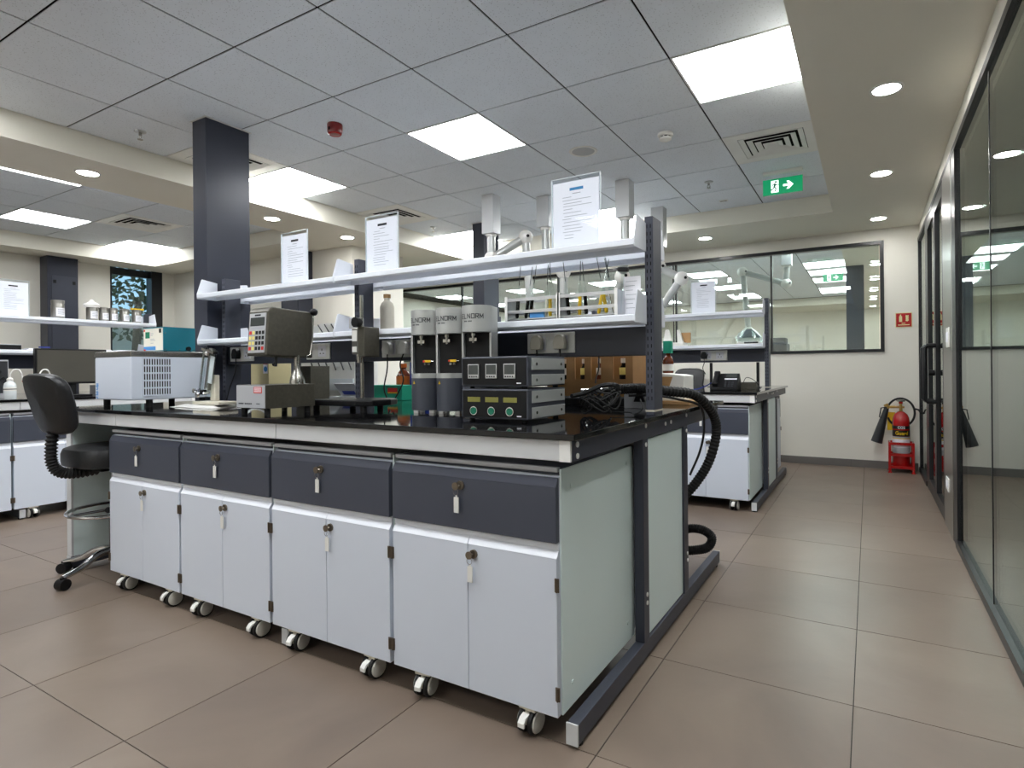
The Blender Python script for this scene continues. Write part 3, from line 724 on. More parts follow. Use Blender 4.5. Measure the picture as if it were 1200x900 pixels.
MB().cyl((0, 0, .585), (0, 0, .602), .018, n=14).build('valve_collar', 'red_paint', t, smooth=True)
hp = []
for k in range(33):
    a = PI*.98-k*(2*PI*.93)/32; hp.append((.0+.118*math.cos(a), .035, .50+.118*math.sin(a)*1.12))
MB().tube(hp, .0095, n=8).build('hose', 'black_rubber', t, smooth=True)
MB().tube([(.11, .03, .54), (.15, .02, .53), (.165, -.02, .50)], .008, n=8).build('hose_tail', 'black_rubber', t, smooth=True)
MB().cyl((-.050, -.035, .555), (-.118, -.035, .553), .012, n=10).cyl((-.13, -.035, .58), (-.11, -.035, .54), .020, .022, n=12).build('horn_joint', 'brass', t, smooth=True)
MB().lathe([(0, 0), (.020, 0), (.026, -.06), (.052, -.35), (.050, -.35), (.022, -.06), (0, -.02)], n=24).xf(Matrix.Translation((-.118, -.035, .558)) @ Matrix.Rotation(-.27, 4, 'Y').inverted()).build('discharge_horn', 'horn_black', t, smooth=True)
MB().tube([(-.13, -.05, .55), (-.17, -.06, .545), (-.185, -.06, .46), (-.165, -.06, .455)], .006, n=6).build('horn_grip', 'black_plastic', t, smooth=True)
MB().box(-.115, .06, .33, -.045, .064, .50).build('inspection_tag', 'yellow', t)

# fume extraction arms -----------------------------------------------------
def fume_arm(label, top, zb, pts, hood):
    t = thing('fume_arm', label, 'extraction arm', (top[0], top[1], ZC-.0005), group='white ceiling fume extraction arms')
    O = Vector((top[0], top[1], ZC))
    w_ = .062
    MB().box(-w_, -w_, zb-ZC, w_, w_, 0).build('ceiling_box', 'apron_white', t, bevel=.003)
    P = [Vector(p)-O for p in pts]
    MB().cyl((0, 0, zb-ZC), (0, 0, zb-ZC-.02), .047, n=20).build('collar', 'white_plastic', t, smooth=True)
    for a, b in zip(P[:-1], P[1:]):
        MB().cyl(a, b, .0375, n=20).build('tube', 'unit_light', t, smooth=True)
    for a in P[1:-1]:
        j = MB().sphere(a, .068, n=16).build('joint', 'white_plastic', t, smooth=True)
        MB().cyl(a+Vector((.05, -.045, 0)), a+Vector((.055, -.05, 0)), .014, n=10).build('joint_knob', 'black_plastic', j)
    e = P[-1]; d = (P[-1]-P[-2]).normalized()
    if hood == 'dome':
        MB().lathe([(.038, 0), (.05, -.02), (.12, -.07), (.165, -.14), (.168, -.15), (.162, -.15), (.115, -.075), (.045, -.025), (.034, -.004)], c=tuple(e), n=28, caps=False).build('dome_hood', 'lab_glass', t, smooth=True)
    else:
        MB().cyl(e, e+d*.05, .044, n=20).cyl(e+d*.05, e+d*.16, .044, .085, n=20, caps=False).build('nozzle', 'white_plastic', t, smooth=True)
    return t
fume_arm('white fume extraction arm with raised elbow over the telephone bench, nearest the service column', (-2.97, 4.36), 2.29, [(-2.97, 4.36, 2.29), (-2.97, 4.36, 2.07), (-2.72, 4.55, 2.27), (-2.68, 4.58, 1.46)], 'n')
fume_arm('white fume extraction arm, second from the service column over the telephone bench', (-2.57, 4.66), 2.36, [(-2.57, 4.66, 2.36), (-2.57, 4.66, 2.06), (-2.42, 4.72, 1.95), (-2.42, 4.72, 1.42)], 'n')
fume_arm('white fume extraction arm in front of the glazed wall, third from the service column', (-1.78, 4.62), 2.33, [(-1.78, 4.62, 2.33), (-1.78, 4.62, 2.0), (-1.86, 4.75, 1.86), (-2.02, 4.8, 1.43)], 'n')
fume_arm('white fume extraction arm bent beside the end post above the telephone bench', (-1.79, 5.57), 2.25, [(-1.79, 5.57, 2.25), (-1.79, 5.57, 2.06), (-1.55, 5.50, 1.915), (-1.74, 5.5, 1.66)], 'n')
fume_arm('white fume extraction arm with clear dome in the neighbouring laboratory', (-.91, 8.1), 2.37, [(-.91, 8.1, 2.37), (-.92, 8.1, 2.14), (-1.46, 8.1, 2.34), (-1.39, 8.1, 1.60)], 'dome')

# ================================================================== THINGS ON THE INSTRUMENT BENCH
ZT = .8736                                        # worktop surface
# refrigerated circulator ----------------------------------------------
B = Vector((-3.48, 1.73, ZT))
t = thing('circulator_bath', 'white refrigerated circulator with vent grille and steel top on the bench end', 'laboratory bath', B)
x0, x1, y0, y1, z0, z1 = -3.672, -3.286, 1.53, 1.95, .912, 1.139
MB(B).box(x0, y0, z0, x1, y1, z1).build('housing', 'cabinet_white', t, loc=(0, 0, 0), bevel=.006)
MB(B).box(x0-.002, y0-.002, z1, x1+.002, y1+.002, z1+.030).build('steel_top', 'steel', t, loc=(0, 0, 0), bevel=.004)
for (x, y) in ((x0+.04, y0+.04), (x1-.03, y0+.10), (x0+.04, y1-.04), (x1-.03, y1-.04)): MB(B).cyl((x, y, ZT), (x, y, z0), .016, n=12).build('foot', 'black_rubber', t, loc=(0, 0, 0))
g = MB(B); g.box(x1, 1.585, .935, x1+.0012, 1.725, 1.13).build('grille_backing', 'grid_black', t, loc=(0, 0, 0))
for r in range(6): MB(B).box(x1, 1.583, .931+r*.0392, x1+.004, 1.727, .939+r*.0392).build('grille_bar', 'cabinet_white', t, loc=(0, 0, 0))
for k in range(12): MB(B).box(x1, 1.583+k*.0126, .935, x1+.0035, 1.589+k*.0126, 1.133).build('grille_slat', 'cabinet_white', t, loc=(0, 0, 0))
st = MB(B)
for k in range(14): st.box(x0+.004+random.random()*.03, y0-.0006, z0+.004+k*.006, x0+.03+random.random()*.012, y0, z0+.0085+k*.006)
st.build('blue_sticker', 'blue_print', t, loc=(0, 0, 0))
# teal control box on top --------------------------------------------------
B = Vector((-3.41, 1.785, z1+.0302))
t = thing('teal_controller', 'teal metal controller box with cream label, on top of the circulator', 'controller', B)
X0, X1, Y0, Y1, Z0, Z1 = -3.515, -3.310, 1.700, 1.872, z1+.034, 1.304
MB(B).box(X0, Y0, Z0, X1, Y1, Z1).build('case', 'teal_paint', t, loc=(0, 0, 0), bevel=.002)
lb = MB(B).box(X0+.006, Y0-.0015, Z0+.004, X1-.004, Y0, Z1-.006).build('label_plate', 'label_cream', t, loc=(0, 0, 0))
MB(B).box(X0+.025, Y0-.0022, 1.245, X0+.070, Y0-.0015, 1.28).build('green_emblem', 'green_print', lb, loc=(0, 0, 0))
MB(B).box(X0+.008, Y0-.0022, Z0+.006, X0+.13, Y0-.0015, Z0+.026).build('blue_caption', 'blue_print', lb, loc=(0, 0, 0))
MB(B).box(X0+.008, Y0-.0022, 1.283, X0+.022, Y0-.0015, Z1-.010).box(X0+.008, Y0-.0024, Z0+.004, X0+.028, Y0-.0022, Z0+.012).build('red_mark', 'red_print', lb, loc=(0, 0, 0))
MB(B).box(X1-.035, Y0-.005, 1.272, X1-.018, Y0-.0015, 1.294).build('switch', 'black_plastic', lb, loc=(0, 0, 0))
q = MB(B)
for k, (w_, z) in enumerate(((.03, 1.268), (.022, 1.258), (.04, 1.238), (.05, 1.230), (.03, 1.216))): q.box(X0+.078, Y0-.002, z, X0+.078+w_, Y0-.0015, z+.003)
q.build('small_print', 'ink', lb, loc=(0, 0, 0))
MB(B).cyl((X1, 1.83, Z0+.014), (X1+.012, 1.83, Z0+.014), .012, n=12).build('cable_gland', 'black_plastic', t, loc=(0, 0, 0))
sc = MB(B)
for (y, z) in ((Y0+.01, 1.27), (Y0+.01, Z0+.006), (1.785, Z0+.006), (Y1-.01, Z0+.006)): sc.cyl((X1, y, z), (X1+.002, y, z), .003, n=8)
sc.build('screws', 'steel', t, loc=(0, 0, 0))
for x in (X0+.02, X1-.02):
    for y in (Y0+.02, Y1-.02): MB(B).cyl((x, y, z1+.0302), (x, y, Z0), .008, n=8).build('foot', 'black_rubber', t, loc=(0, 0, 0))
# plastic wrap and tube viscometer stand -----------------------------------
B = Vector((-2.915, 1.745, ZT))
m = MB(B); nx, ny = 22, 12
vs = []; fs = []
for sgn in (0, 1):
    for i in range(nx):
        for j in range(ny):
            u, v = i/(nx-1), j/(ny-1); e = min(u, 1-u, v, 1-v)
            h = min(1, e*7)*(.006+.007*random.random())
            vs.append((-3.17+.36*u+.012*math.sin(9*v), 1.655+.20*v+.012*math.sin(7*u), ZT+.0005+(h+.0015 if sgn else 0)))
def I(s2, i, j): return s2*nx*ny+i*ny+j
for i in range(nx-1):
    for j in range(ny-1):
        fs.append((I(1, i, j), I(1, i+1, j), I(1, i+1, j+1), I(1, i, j+1))); fs.append((I(0, i, j), I(0, i, j+1), I(0, i+1, j+1), I(0, i+1, j)))
for i in range(nx-1):
    fs.append((I(0, i, 0), I(0, i+1, 0), I(1, i+1, 0), I(1, i, 0))); fs.append((I(0, i+1, ny-1), I(0, i, ny-1), I(1, i, ny-1), I(1, i+1, ny-1)))
for j in range(ny-1):
    fs.append((I(0, 0, j+1), I(0, 0, j), I(1, 0, j), I(1, 0, j+1))); fs.append((I(0, nx-1, j), I(0, nx-1, j+1), I(1, nx-1, j+1), I(1, nx-1, j)))
m._add(vs, fs); o = m.build('plastic_sheet', 'white_plastic', smooth=True)
tag(o, 'crumpled white plastic sheet lying under the glass tube stand', 'plastic sheet')
t = thing('tube_stand', 'cream upright stand with tilted glass viscometer tubes on a white base', 'laboratory stand', B+Vector((0, 0, .0155)))
MB().box(-.115, -.05, 0, .115, .055, .016).build('base', 'beige_plastic', t, bevel=.004)
MB().box(-.022, -.012, .016, .022, .014, .150).build('pillar', 'beige_plastic', t, bevel=.004)
R_ = Matrix.Translation((-.055, .0, .060)) @ Matrix.Rotation(.22, 4, 'Y')
MB().box(-.016, -.008, 0, .016, .008, .215).xf(R_ @ Matrix.Translation((.02, -.02, .02))).build('backing_plate', 'stainless', t)
MB().box(.030, -.030, .06, .062, -.026, .20).xf(R_).build('glass_shield', 'translucent_white', t)
for dx, dy, r in ((-.024, -.03, .010), (.0, -.035, .009), (.048, -.028, .013)):
    MB().cyl((dx, dy, -.01), (dx, dy, .235), r, n=12).xf(R_).build('glass_tube', 'lab_glass', t, smooth=True)
MB().box(-.038, -.042, .215, .066, -.012, .228).box(-.030, -.036, .0, -.022, -.030, .22).box(-.035, -.042, .0, .03, -.012, .012).xf(R_).build('clamp_bar', 'chrome', t)
MB().cyl((-.03, -.05, .004), (-.03, -.062, .004), .012, n=12).cyl((.0, -.05, -.012), (.0, -.062, -.012), .012, n=12).xf(R_).build('clamp_screw', 'chrome', t)
MB().box(-.06, -.045, .05, -.035, -.02, .075).build('clamp_block', 'black_plastic', t, bevel=.003)
MB().lathe([(0, .215), (.022, .215), (.022, .228), (.010, .232), (.010, .245), (0, .245)], n=16).xf(R_ @ Matrix.Translation((.012, -.03, -.015))).build('top_knob', 'chrome', t, smooth=True)
B = Vector((-2.78, 1.80, ZT))
o = MB(B).tube(spline([(-2.86, 1.86, .97), (-2.79, 1.88, .975), (-2.71, 1.89, .955), (-2.67, 1.86, .90), (-2.74, 1.84, .882), (-2.84, 1.85, .93)], 8), .006, n=8).build('silicone_tube', 'translucent_white', smooth=True)
tag(o, 'looped clear silicone tubing behind the glass tube stand', 'tubing')
# bench viscometer -----------------------------------------------------------
B = Vector((-2.235, 1.61, ZT))
t = thing('rotational_viscometer', 'olive metal rotational viscometer with keypad head on a column', 'viscometer', B)
def bb_(name, m_, *b, par=None, **k): return MB(B).box(*b).build(name, m_, par or t, loc=(0, 0, 0), **k)
bs = bb_('base', 'olive_metal', -2.333, 1.492, .900, -2.138, 1.735, .998, bevel=.002)
fp = bb_('front_plate', 'front_grey', -2.331, 1.489, .902, -2.140, 1.492, .996, bevel=.001, par=bs)
bb_('red_label', 'red_print', -2.212, 1.4882, .964, -2.158, 1.489, .990, par=bs)
q = MB(B)
for z in (.969, .976, .983): q.box(-2.208, 1.4876, z, -2.162, 1.4882, z+.0035)
q.build('label_text', 'paper', bs, loc=(0, 0, 0))
q = MB(B); xx = -2.315
for k in range(13):
    w_ = (.005, .004, .006, .003)[k % 4]
    if k != 5: q.box(xx, 1.4882, .917, xx+w_, 1.489, .9225)
    xx += w_+.0025
q.box(-2.195, 1.4878, .919, -2.172, 1.489, .9215).build('maker_line', 'ink_dark', bs, loc=(0, 0, 0))
for (x, y) in ((-2.315, 1.515), (-2.16, 1.515), (-2.315, 1.71), (-2.16, 1.71)): MB(B).cyl((x, y, ZT), (x, y, .9), .012, n=12).build('foot', 'black_rubber', t, loc=(0, 0, 0))
MB(B).lathe([(.033, .998), (.032, 1.012), (.026, 1.035), (.016, 1.062), (.0135, 1.085), (.0135, 1.125)], c=(-2.212, 1.70, 0), n=24).build('column', 'steel', t, loc=(0, 0, 0), smooth=True)
hd = MB(B).prism([(1.540, 1.122), (1.775, 1.114), (1.775, 1.312), (1.765, 1.322), (1.575, 1.330), (1.560, 1.324), (1.553, 1.31)], 'x', -2.335, -2.20).build('head', 'olive_metal', t, loc=(0, 0, 0), bevel=.006, seg=3)
# keypad plate follows the sloped front of the head
KM = Matrix.Translation((-2.2675, 1.5465, 1.216)) @ Matrix.Rotation(-.069, 4, 'X')
def kp(name, m_, *b, par=hd):
    return MB(B).box(*b).xf(KM).build(name, m_, par, loc=(0, 0, 0))
kp('keypad_plate', 'front_grey', -.055, -.003, -.082, .055, 0, .088)
kp('display', 'lcd', -.045, -.0045, .036, .045, -.003, .067)
kp('display_frame', 'ink_dark', -.048, -.0038, .033, .048, -.003, .070)
kp('model_line', 'ink', -.042, -.0036, .020, .042, -.003, .026)
kp('logo_line', 'ink_dark', -.020, -.0036, .076, .020, -.003, .083)
cols = ['r', 'y', 'k', 'k', 'k']; 
for r in range(4):
    for c in range(5):
        if r < 3: mm = {0: 'yellow_key', 1: 'yellow_key'}.get(c, 'black_plastic')
        else: mm = {0: 'red_print', 1: 'yellow_key', 4: 'red_print'}.get(c, 'black_plastic')
        if r == 0 and c == 0: mm = 'red_print'
        kx = -.043+.0215*c; kz = .004-.0225*r
        kp('key', mm, kx-.0066, -.0052, kz-.0072, kx+.0066, -.003, kz+.0072)
MB(B).cyl((-2.235, 1.61, 1.118), (-2.235, 1.61, 1.075), .006, n=10).cyl((-2.235, 1.61, 1.09), (-2.250, 1.61, 1.083), .008, n=10).build('spindle_coupling', 'black_metal', t, loc=(0, 0, 0))
lv = MB(B).tube([(-2.194, 1.735, 1.12), (-2.190, 1.752, 1.128), (-2.190, 1.765, 1.20), (-2.190, 1.772, 1.318)], .0045, n=8).build('lever', 'steel', t, loc=(0, 0, 0), smooth=True)
MB(B).sphere((-2.188, 1.774, 1.322), .017, n=16).build('lever_knob', 'black_plastic', lv, loc=(0, 0, 0), smooth=True)
# overhead stirrer on a rod stand -----------------------------------------------
B = Vector((-2.10, 1.98, ZT))
t = thing('rod_stand', 'steel rod stand with clamped drive unit on a heavy black base plate', 'laboratory stand', B)
MB(B).prism([(-2.30, 1.83), (-1.98, 1.83), (-1.925, 1.88), (-1.915, 1.98), (-1.95, 2.06), (-2.02, 2.09), (-2.24, 2.05)], 'z', .898, .925).build('base_plate', 'black_plastic', t, loc=(0, 0, 0), bevel=.006)
for (x, y) in ((-2.26, 1.86), (-1.97, 1.87), (-2.05, 2.05), (-2.20, 2.02)): MB(B).cyl((x, y, ZT), (x, y, .899), .014, n=12).build('foot', 'black_rubber', t, loc=(0, 0, 0))
MB(B).cyl((-2.105, 1.99, .925), (-2.105, 1.99, 1.405), .0085, n=14).build('rod', 'steel', t, loc=(0, 0, 0), smooth=True)
MB(B).box(-2.150, 1.955, 1.250, -2.110, 2.01, 1.300).build('boss_clamp', 'front_grey', t, loc=(0, 0, 0), bevel=.003)
MB(B).cyl((-2.085, 1.96, 1.275), (-2.085, 1.93, 1.275), .020, .024, n=10).build('clamp_knob', 'black_plastic', t, loc=(0, 0, 0), smooth=True)
MB(B).box(-2.132, 1.955, 1.13, -2.092, 2.0, 1.250).build('drive_face', 'stainless', t, loc=(0, 0, 0), bevel=.002)
MB(B).box(-2.092, 1.955, 1.118, -2.052, 2.05, 1.255).build('drive_housing', 'olive_metal', t, loc=(0, 0, 0), bevel=.003)
MB(B).box(-2.128, 1.9535, 1.19, -2.098, 1.955, 1.24).box(-2.128, 1.9535, 1.14, -2.10, 1.955, 1.165).build('drive_label', 'white_plastic', t, loc=(0, 0, 0))
MB(B).cyl((-2.105, 1.975, 1.09), (-2.105, 1.975, 1.132), .012, .016, n=12).build('chuck', 'steel', t, loc=(0, 0, 0), smooth=True)
t.location += Vector((.062, -.068, 0))
# three cylindrical furnace units ------------------------------------------------
def dshape(w_, d, n=14, sh=0):
    pts = [(w_*math.cos(PI+PI*k/n), -d*0+w_*math.sin(PI+PI*k/n)) for k in range(n+1)]
    return pts+[(w_, d), (-w_, d)]
def make_unit():
    t = thing('cylinder_analyser', 'unit', 'analyser', (0, 0, 0))
    R = .062
    MB().prism(dshape(R, .07), 'z', .012, .146).build('lower_housing', 'unit_dark', t, smooth=True)
    MB().prism(dshape(R+.0006, .0705), 'z', .146, .166).build('band', 'unit_light', t, smooth=True)
    MB().prism(dshape(R+.0006, .0705), 'z', .327, .432).build('head', 'unit_light', t, smooth=True, bevel=.0012)
    MB().prism([(-R, .0), (R, .0), (R, .07), (-R, .07)], 'z', .166, .327).build('spine', 'unit_light', t)
    MB().prism([(-.052, -.002), (.052, -.002), (.052, 0), (-.052, 0)], 'z', .166, .327).build('recess', 'black_plastic', t)
    for sx in (-1, 1): MB().box(sx*R-sx*.008, -.016, .166, sx*R, .0, .327).build('rail', 'aluminium', t)
    MB().cyl((-.008, -.03, .327), (-.008, -.03, .313), .010, n=12).cyl((-.008, -.03, .313), (-.008, -.03, .285), .007, .005, n=12).box(-.024, -.034, .292, .006, -.026, .305).build('nozzle', 'steel', t, smooth=True)
    vv = MB().box(-.006, -.012, .212, .022, -.002, .222).build('valve', 'yellow', t, bevel=.001)
    MB().cyl((.0, -.01, .2), (.0, -.01, .21), .006, n=8).cyl((.016, -.01, .2), (.016, -.01, .21), .006, n=8).cyl((.022, -.008, .217), (.036, -.008, .217), .002, n=6).build('valve_port', 'steel', vv)
    MB().box(-.010, -.013, .213, -.002, -.0115, .221).build('valve_mark', 'red_print', vv)
    for a in (-2.3, -.9, .9, 2.2): MB().box(.045*math.sin(a)-.010, -.045*math.cos(a)*.8-.010, 0, .045*math.sin(a)+.010, -.045*math.cos(a)*.8+.010, .012).build('foot', 'aluminium', t)
    GL = {'E': [((0, 0), (0, 1)), ((0, 1), (.8, 1)), ((0, .5), (.7, .5)), ((0, 0), (.8, 0))], 'L': [((0, 0), (0, 1)), ((0, 0), (.8, 0))], 'N': [((0, 0), (0, 1)), ((0, 1), (.9, 0)), ((.9, 0), (.9, 1))],
          'O': [((0, 0), (0, 1)), ((0, 1), (1, 1)), ((1, 1), (1, 0)), ((1, 0), (0, 0))], 'R': [((0, 0), (0, 1)), ((0, 1), (.9, 1)), ((.9, 1), (.9, .5)), ((.9, .5), (0, .5)), ((.4, .5), (.9, 0))],
          'M': [((0, 0), (0, 1)), ((0, 1), (.5, .25)), ((.5, .25), (1, 1)), ((1, 1), (1, 0))]}
    ltr = MB(); wp = wrap(R+.0014, 0, .388); cxl = -.056
    for ch in 'ELNORM':
        for (ax, az), (bx_, bz) in GL[ch]:
            a_ = Vector((cxl+ax*.0125, az*.0165-.008)); b_ = Vector((cxl+bx_*.0125, bz*.0165-.008)); d_ = (b_-a_).normalized(); n_ = Vector((-d_.y, d_.x))*.0014
            a_ -= d_*.0014; b_ += d_*.0014; vs_ = []
            for i in range(4):
                p_ = a_.lerp(b_, i/3); vs_ += [wp((p_+n_).to_3d()), wp((p_-n_).to_3d())]
            ltr._add(vs_, [(2*i, 2*i+1, 2*i+3, 2*i+2) for i in range(3)])
        cxl += .0172
    ltr.build('lettering', 'ink_dark', t)
    q = MB()
    for k in range(9):
        a0 = (-.040+k*.0042)/R; a1 = a0+.003/R
        if k == 4: continue
        pts = [((R+.0012)*math.sin(a), -(R+.0012)*math.cos(a)) for a in (a0, a1)]
        q._add([(pts[0][0], pts[0][1], .366), (pts[1][0], pts[1][1], .366), (pts[1][0], pts[1][1], .371), (pts[0][0], pts[0][1], .371)], [(0, 1, 2, 3)])
    q.build('small_print', 'ink_dark', t)
    a0 = -.55; c0 = (R+.001)*math.sin(a0); c1 = -(R+.001)*math.cos(a0)
    q = MB(); pts = [((R+.001)*math.sin(a0+d/R), -(R+.001)*math.cos(a0+d/R), z) for d, z in ((-.007, .122), (.007, .122), (0, .136))]
    q._add(pts, [(0, 1, 2)]).build('warning_triangle', 'yellow', t)
    return t
u0 = make_unit()
UL = ['grey cylinder analyser with printed head, beside the green box', 'grey cylinder analyser with printed head, in the middle of three', 'grey cylinder analyser with printed head, right behind the control boxes']
for n, (x, y) in enumerate(((-1.635, 1.900), (-1.495, 1.895), (-1.352, 1.882))): place(u0, (x, y, ZT), .30, UL[n], 'analyser', 'cylinder analysers in a row', first=(n == 0))
# two stacked control boxes ----------------------------------------------------------
def control_box(zb, label, kind):
    B = Vector((-1.12, 1.785, zb))
    t = thing('control_box', label, 'control box', B)
    W_, D_, H_ = .138, .135, .1075
    MB().box(-W_, -D_, .008, W_, D_, H_+.004).build('case', 'unit_dark', t, bevel=.004)
    MB().box(-W_+.007, -D_-.002, .014, W_-.007, -D_, H_-.002).build('front_panel', 'black_plastic', t)
    for z0_, z1_ in ((.012, .049), (.064, .105)):
        for sx in (-1, 1):
            pn = MB().box(sx*W_, -D_+.022, z0_, sx*(W_+.004), D_-.010, z1_).build('side_strip', 'unit_light', t, bevel=.0012)
            q = MB()
            for y in (-D_+.05, D_-.04): q.cyl((sx*(W_+.004), y, (z0_+z1_)/2), (sx*(W_+.006), y, (z0_+z1_)/2), .0055, n=10)
            q.build('strip_screws', 'steel', pn)
    for k in range(3):
        cx = -.082+.075*k
        if kind == 0:
            f = MB().box(cx-.024, -D_-.006, .036, cx+.024, -D_-.002, .086).build('panel_meter', 'aluminium', t, bevel=.001)
            MB().box(cx-.020, -D_-.0068, .050, cx+.020, -D_-.006, .083).build('screen', 'lcd', f)
            q = MB()
            for j in range(4): q.box(cx-.018+.0095*j, -D_-.0068, .040, cx-.013+.0095*j, -D_-.006, .045)
            q.build('meter_keys', 'ink_dark', f)
        else:
            MB().box(cx-.027, -D_-.0035, .066, cx+.027, -D_-.002, .083).build('display', 'lcd_green', t)
            b_ = MB().cyl((cx, -D_-.002, .035), (cx, -D_-.007, .035), .0155, n=24).build('button_ring', 'chrome', t, smooth=True)
            MB().cyl((cx, -D_-.007, .035), (cx, -D_-.009, .035), .0125, n=24).build('push_button', 'button_green', b_, smooth=True)
    MB().box(.095, -D_-.003, .018, .112, -D_-.002, .022).build('badge', 'paper', t)
    for x in (-.11, .11):
        for y in (-.11, .11): MB().cyl((x, y, 0), (x, y, .008), .010, n=10).build('foot', 'black_rubber', t)
    return t
control_box(ZT, 'black control box with three green push buttons and amber displays', 1)
control_box(ZT+.1117, 'black control box with three square panel meters, stacked on top', 0)
# cables, plugs ------------------------------------------------------------------
def cable(pts, label, base, r=.0032, name='power_cable', k=8, m='black_rubber'):
    o = MB(Vector(base)).tube(spline(pts, k), r, n=6).build(name, m, smooth=True)
    return tag(o, label, 'cable', 'cables on the instrument bench')
random.seed(11)
CBD = Vector((-.905, 2.07, ZT)); cb_ = thing('cable_tangle', 'tangle of coiled black cables beside the control boxes', 'cables', CBD)
for n in range(7):
    c = Vector((-.905+.02*random.uniform(-1, 1), 2.03+.03*n/3, .91)); pts = []
    for k in range(11):
        a = k*1.15+n; rr = .045+.03*random.random()
        pts.append((c.x+rr*math.cos(a), c.y+rr*.8*math.sin(a), max(ZT+.006+.002*n, c.z+.03*math.sin(a*1.7+n)+.006*n)))
    MB(CBD).tube(spline(pts, 8), .0036, n=6).build('cable', 'black_rubber', cb_, loc=(0, 0, 0), smooth=True)
cable([(-.965, 1.94, .95), (-.94, 2.0, .96), (-.90, 2.06, .985), (-.86, 2.08, .99), (-.83, 2.06, .985)], 'black cable bundle end standing up behind the control boxes', (-.9, 2.0, ZT), r=.009)
cable([(-.93, 2.115, 1.10), (-.925, 2.10, 1.05), (-.93, 2.09, 1.02), (-.93, 2.08, .995)], 'thin black cable dropping from the service duct behind the control boxes', (-.93, 2.06, ZT), r=.003)
cable([(-.87, 2.08, .885), (-.80, 2.10, .883), (-.76, 2.06, .881), (-.74, 2.09, .90), (-.79, 2.2, .93)], 'thin black cable lying in front of the end post', (-.8, 2.1, ZT), r=.0025)
def plug(x, z, col, label, y=2.135-.0125, tail=None):
    t = thing('power_plug', label, 'plug', (x, y, z), group='power plugs')
    MB().prism([(-.024, -.026), (.024, -.026), (.027, .0), (.020, .026), (.008, .034), (-.008, .034), (-.020, .026), (-.027, .0)], 'y', -.030, -.0005).build('body', col, t, bevel=.004)
    tl = tail or [(0, -.016, -.026), (.002, -.018, -.06), (-.01, -.02, -.11), (.01, -.01, -.16)]
    MB().tube(spline(tl, 6), .0035, n=6).build('flex', 'black_rubber', t, smooth=True)
plug(-1.21, 1.160, 'beige_plastic', 'beige plug in the socket above the control boxes, away from the post')
plug(-1.10, 1.160, 'beige_plastic', 'beige plug in the socket above the control boxes, towards the post')
plug(-2.062, 1.160, 'white_plastic', 'white plug in the socket between the rod stand and the analysers, stand side', tail=[(0, -.016, -.026), (.0, -.018, -.1), (-.02, -.02, -.2), (.01, -.01, -.272)])
plug(-1.957, 1.160, 'white_plastic', 'white plug in the socket between the rod stand and the analysers, analyser side', tail=[(0, -.016, -.026), (-.02, -.018, -.08), (.01, -.03, -.16), (-.05, -.04, -.265)])
plug(-3.30, 1.16, 'black_plastic', 'black plug in the socket behind the glass tube stand', tail=[(0, -.016, -.026), (.0, -.02, -.1), (-.04, -.03, -.2), (-.06, -.04, -.28)])
plug(-1.246, 1.16, 'black_plastic', 'black plug in the socket above the desk telephone', y=2.135-.0125+2.995)
# sign holders ----------------------------------------------------------------------
def holder(x, y, z, label, rz=0, blue=False, seed=1):
    rnd = random.Random(seed)
    t = thing('sign_holder', label, 'sign holder', (x, y, z), rz, group='clear acrylic notice holders')
    MB().box(-.106, -.003, .0, .106, -.0015, .290).build('acrylic_front', 'acrylic', t)
    MB().box(-.106, .0012, .0, .106, .0028, .290).build('acrylic_back', 'acrylic', t)
    e = MB().box(-.1085, -.004, 0, -.1062, .0035, .290).box(.1062, -.004, 0, .1085, .0035, .290).box(-.1085, -.004, .2902, .1085, .0035, .2925).box(-.106, -.03, 0, .106, .035, .003)
    e.build('acrylic_frame', 'acrylic_edge', t)
    p = MB().box(-.101, -.0012, .004, .101, .0008, .275).build('notice', 'paper', t)
    MB().box(-.026, -.0016, .238, .034, -.0012, .249).build('header_mark', 'ink_blue' if blue else 'ink_dark', p)
    MB().box(-.014, -.0016, .224, .022, -.0012, .227).build('title_line', 'ink', p)
    q = MB(); z_ = .212
    for k in range(14):
        a = -.060+rnd.uniform(0, .01); b = a+rnd.choice((.04, .08, .1, .125)); q.box(a, -.0015, z_, b, -.0012, z_+.0022); z_ -= rnd.choice((.011, .0125, .014))
    q.build('printed_lines', 'ink', p)
US = 1.5275
holder(-1.006, 2.075, US, 'clear acrylic holder with printed notice under a blue heading, near the end post', blue=True, seed=1)
holder(-2.066, 2.08, US, 'clear acrylic holder with printed notice beside the middle post', seed=2)
holder(-2.720, 2.08, US, 'clear acrylic holder with printed notice beside the service column', seed=3)
holder(-1.24, 5.07, US, 'clear acrylic holder with printed notice on the telephone bench shelving', seed=4)
holder(-5.985, 1.925, US, 'clear acrylic holder with printed notice on the monitor bench shelving', rz=PI/2, seed=5)
# hydrometer racks on the lower shelf -------------------------------------------------
LS = 1.2505
def hyd_rack(xc, label):
    t = thing('hydrometer_rack', label, 'rack', (xc, 2.045, LS), group='aluminium hydrometer racks')
    w_ = .118
    for sx in (-1, 1): MB().box(sx*w_-.0015, -.045, 0, sx*w_+.0015, .045, .098).build('side_plate', 'aluminium', t)
    for z in (.030, .080):
        for y in (-.045, .035): MB().box(-w_+.0015, y, z, w_-.0015, y+.010, z+.012).build('rail', 'aluminium', t)
    for sx in (-1, 1): MB().box(sx*(w_+.0015)-.006, -.047, 0, sx*(w_+.0015)+.006, -.045, .100).build('edge_strip', 'white_trim', t)
    MB().box(-w_+.0015, -.04, .004, w_-.0015, .04, .008).build('floor_plate', 'aluminium', t)
hyd_rack(-1.172, 'aluminium hydrometer rack towards the middle of the shelf'); hyd_rack(-.928, 'aluminium hydrometer rack beside the end bracket')
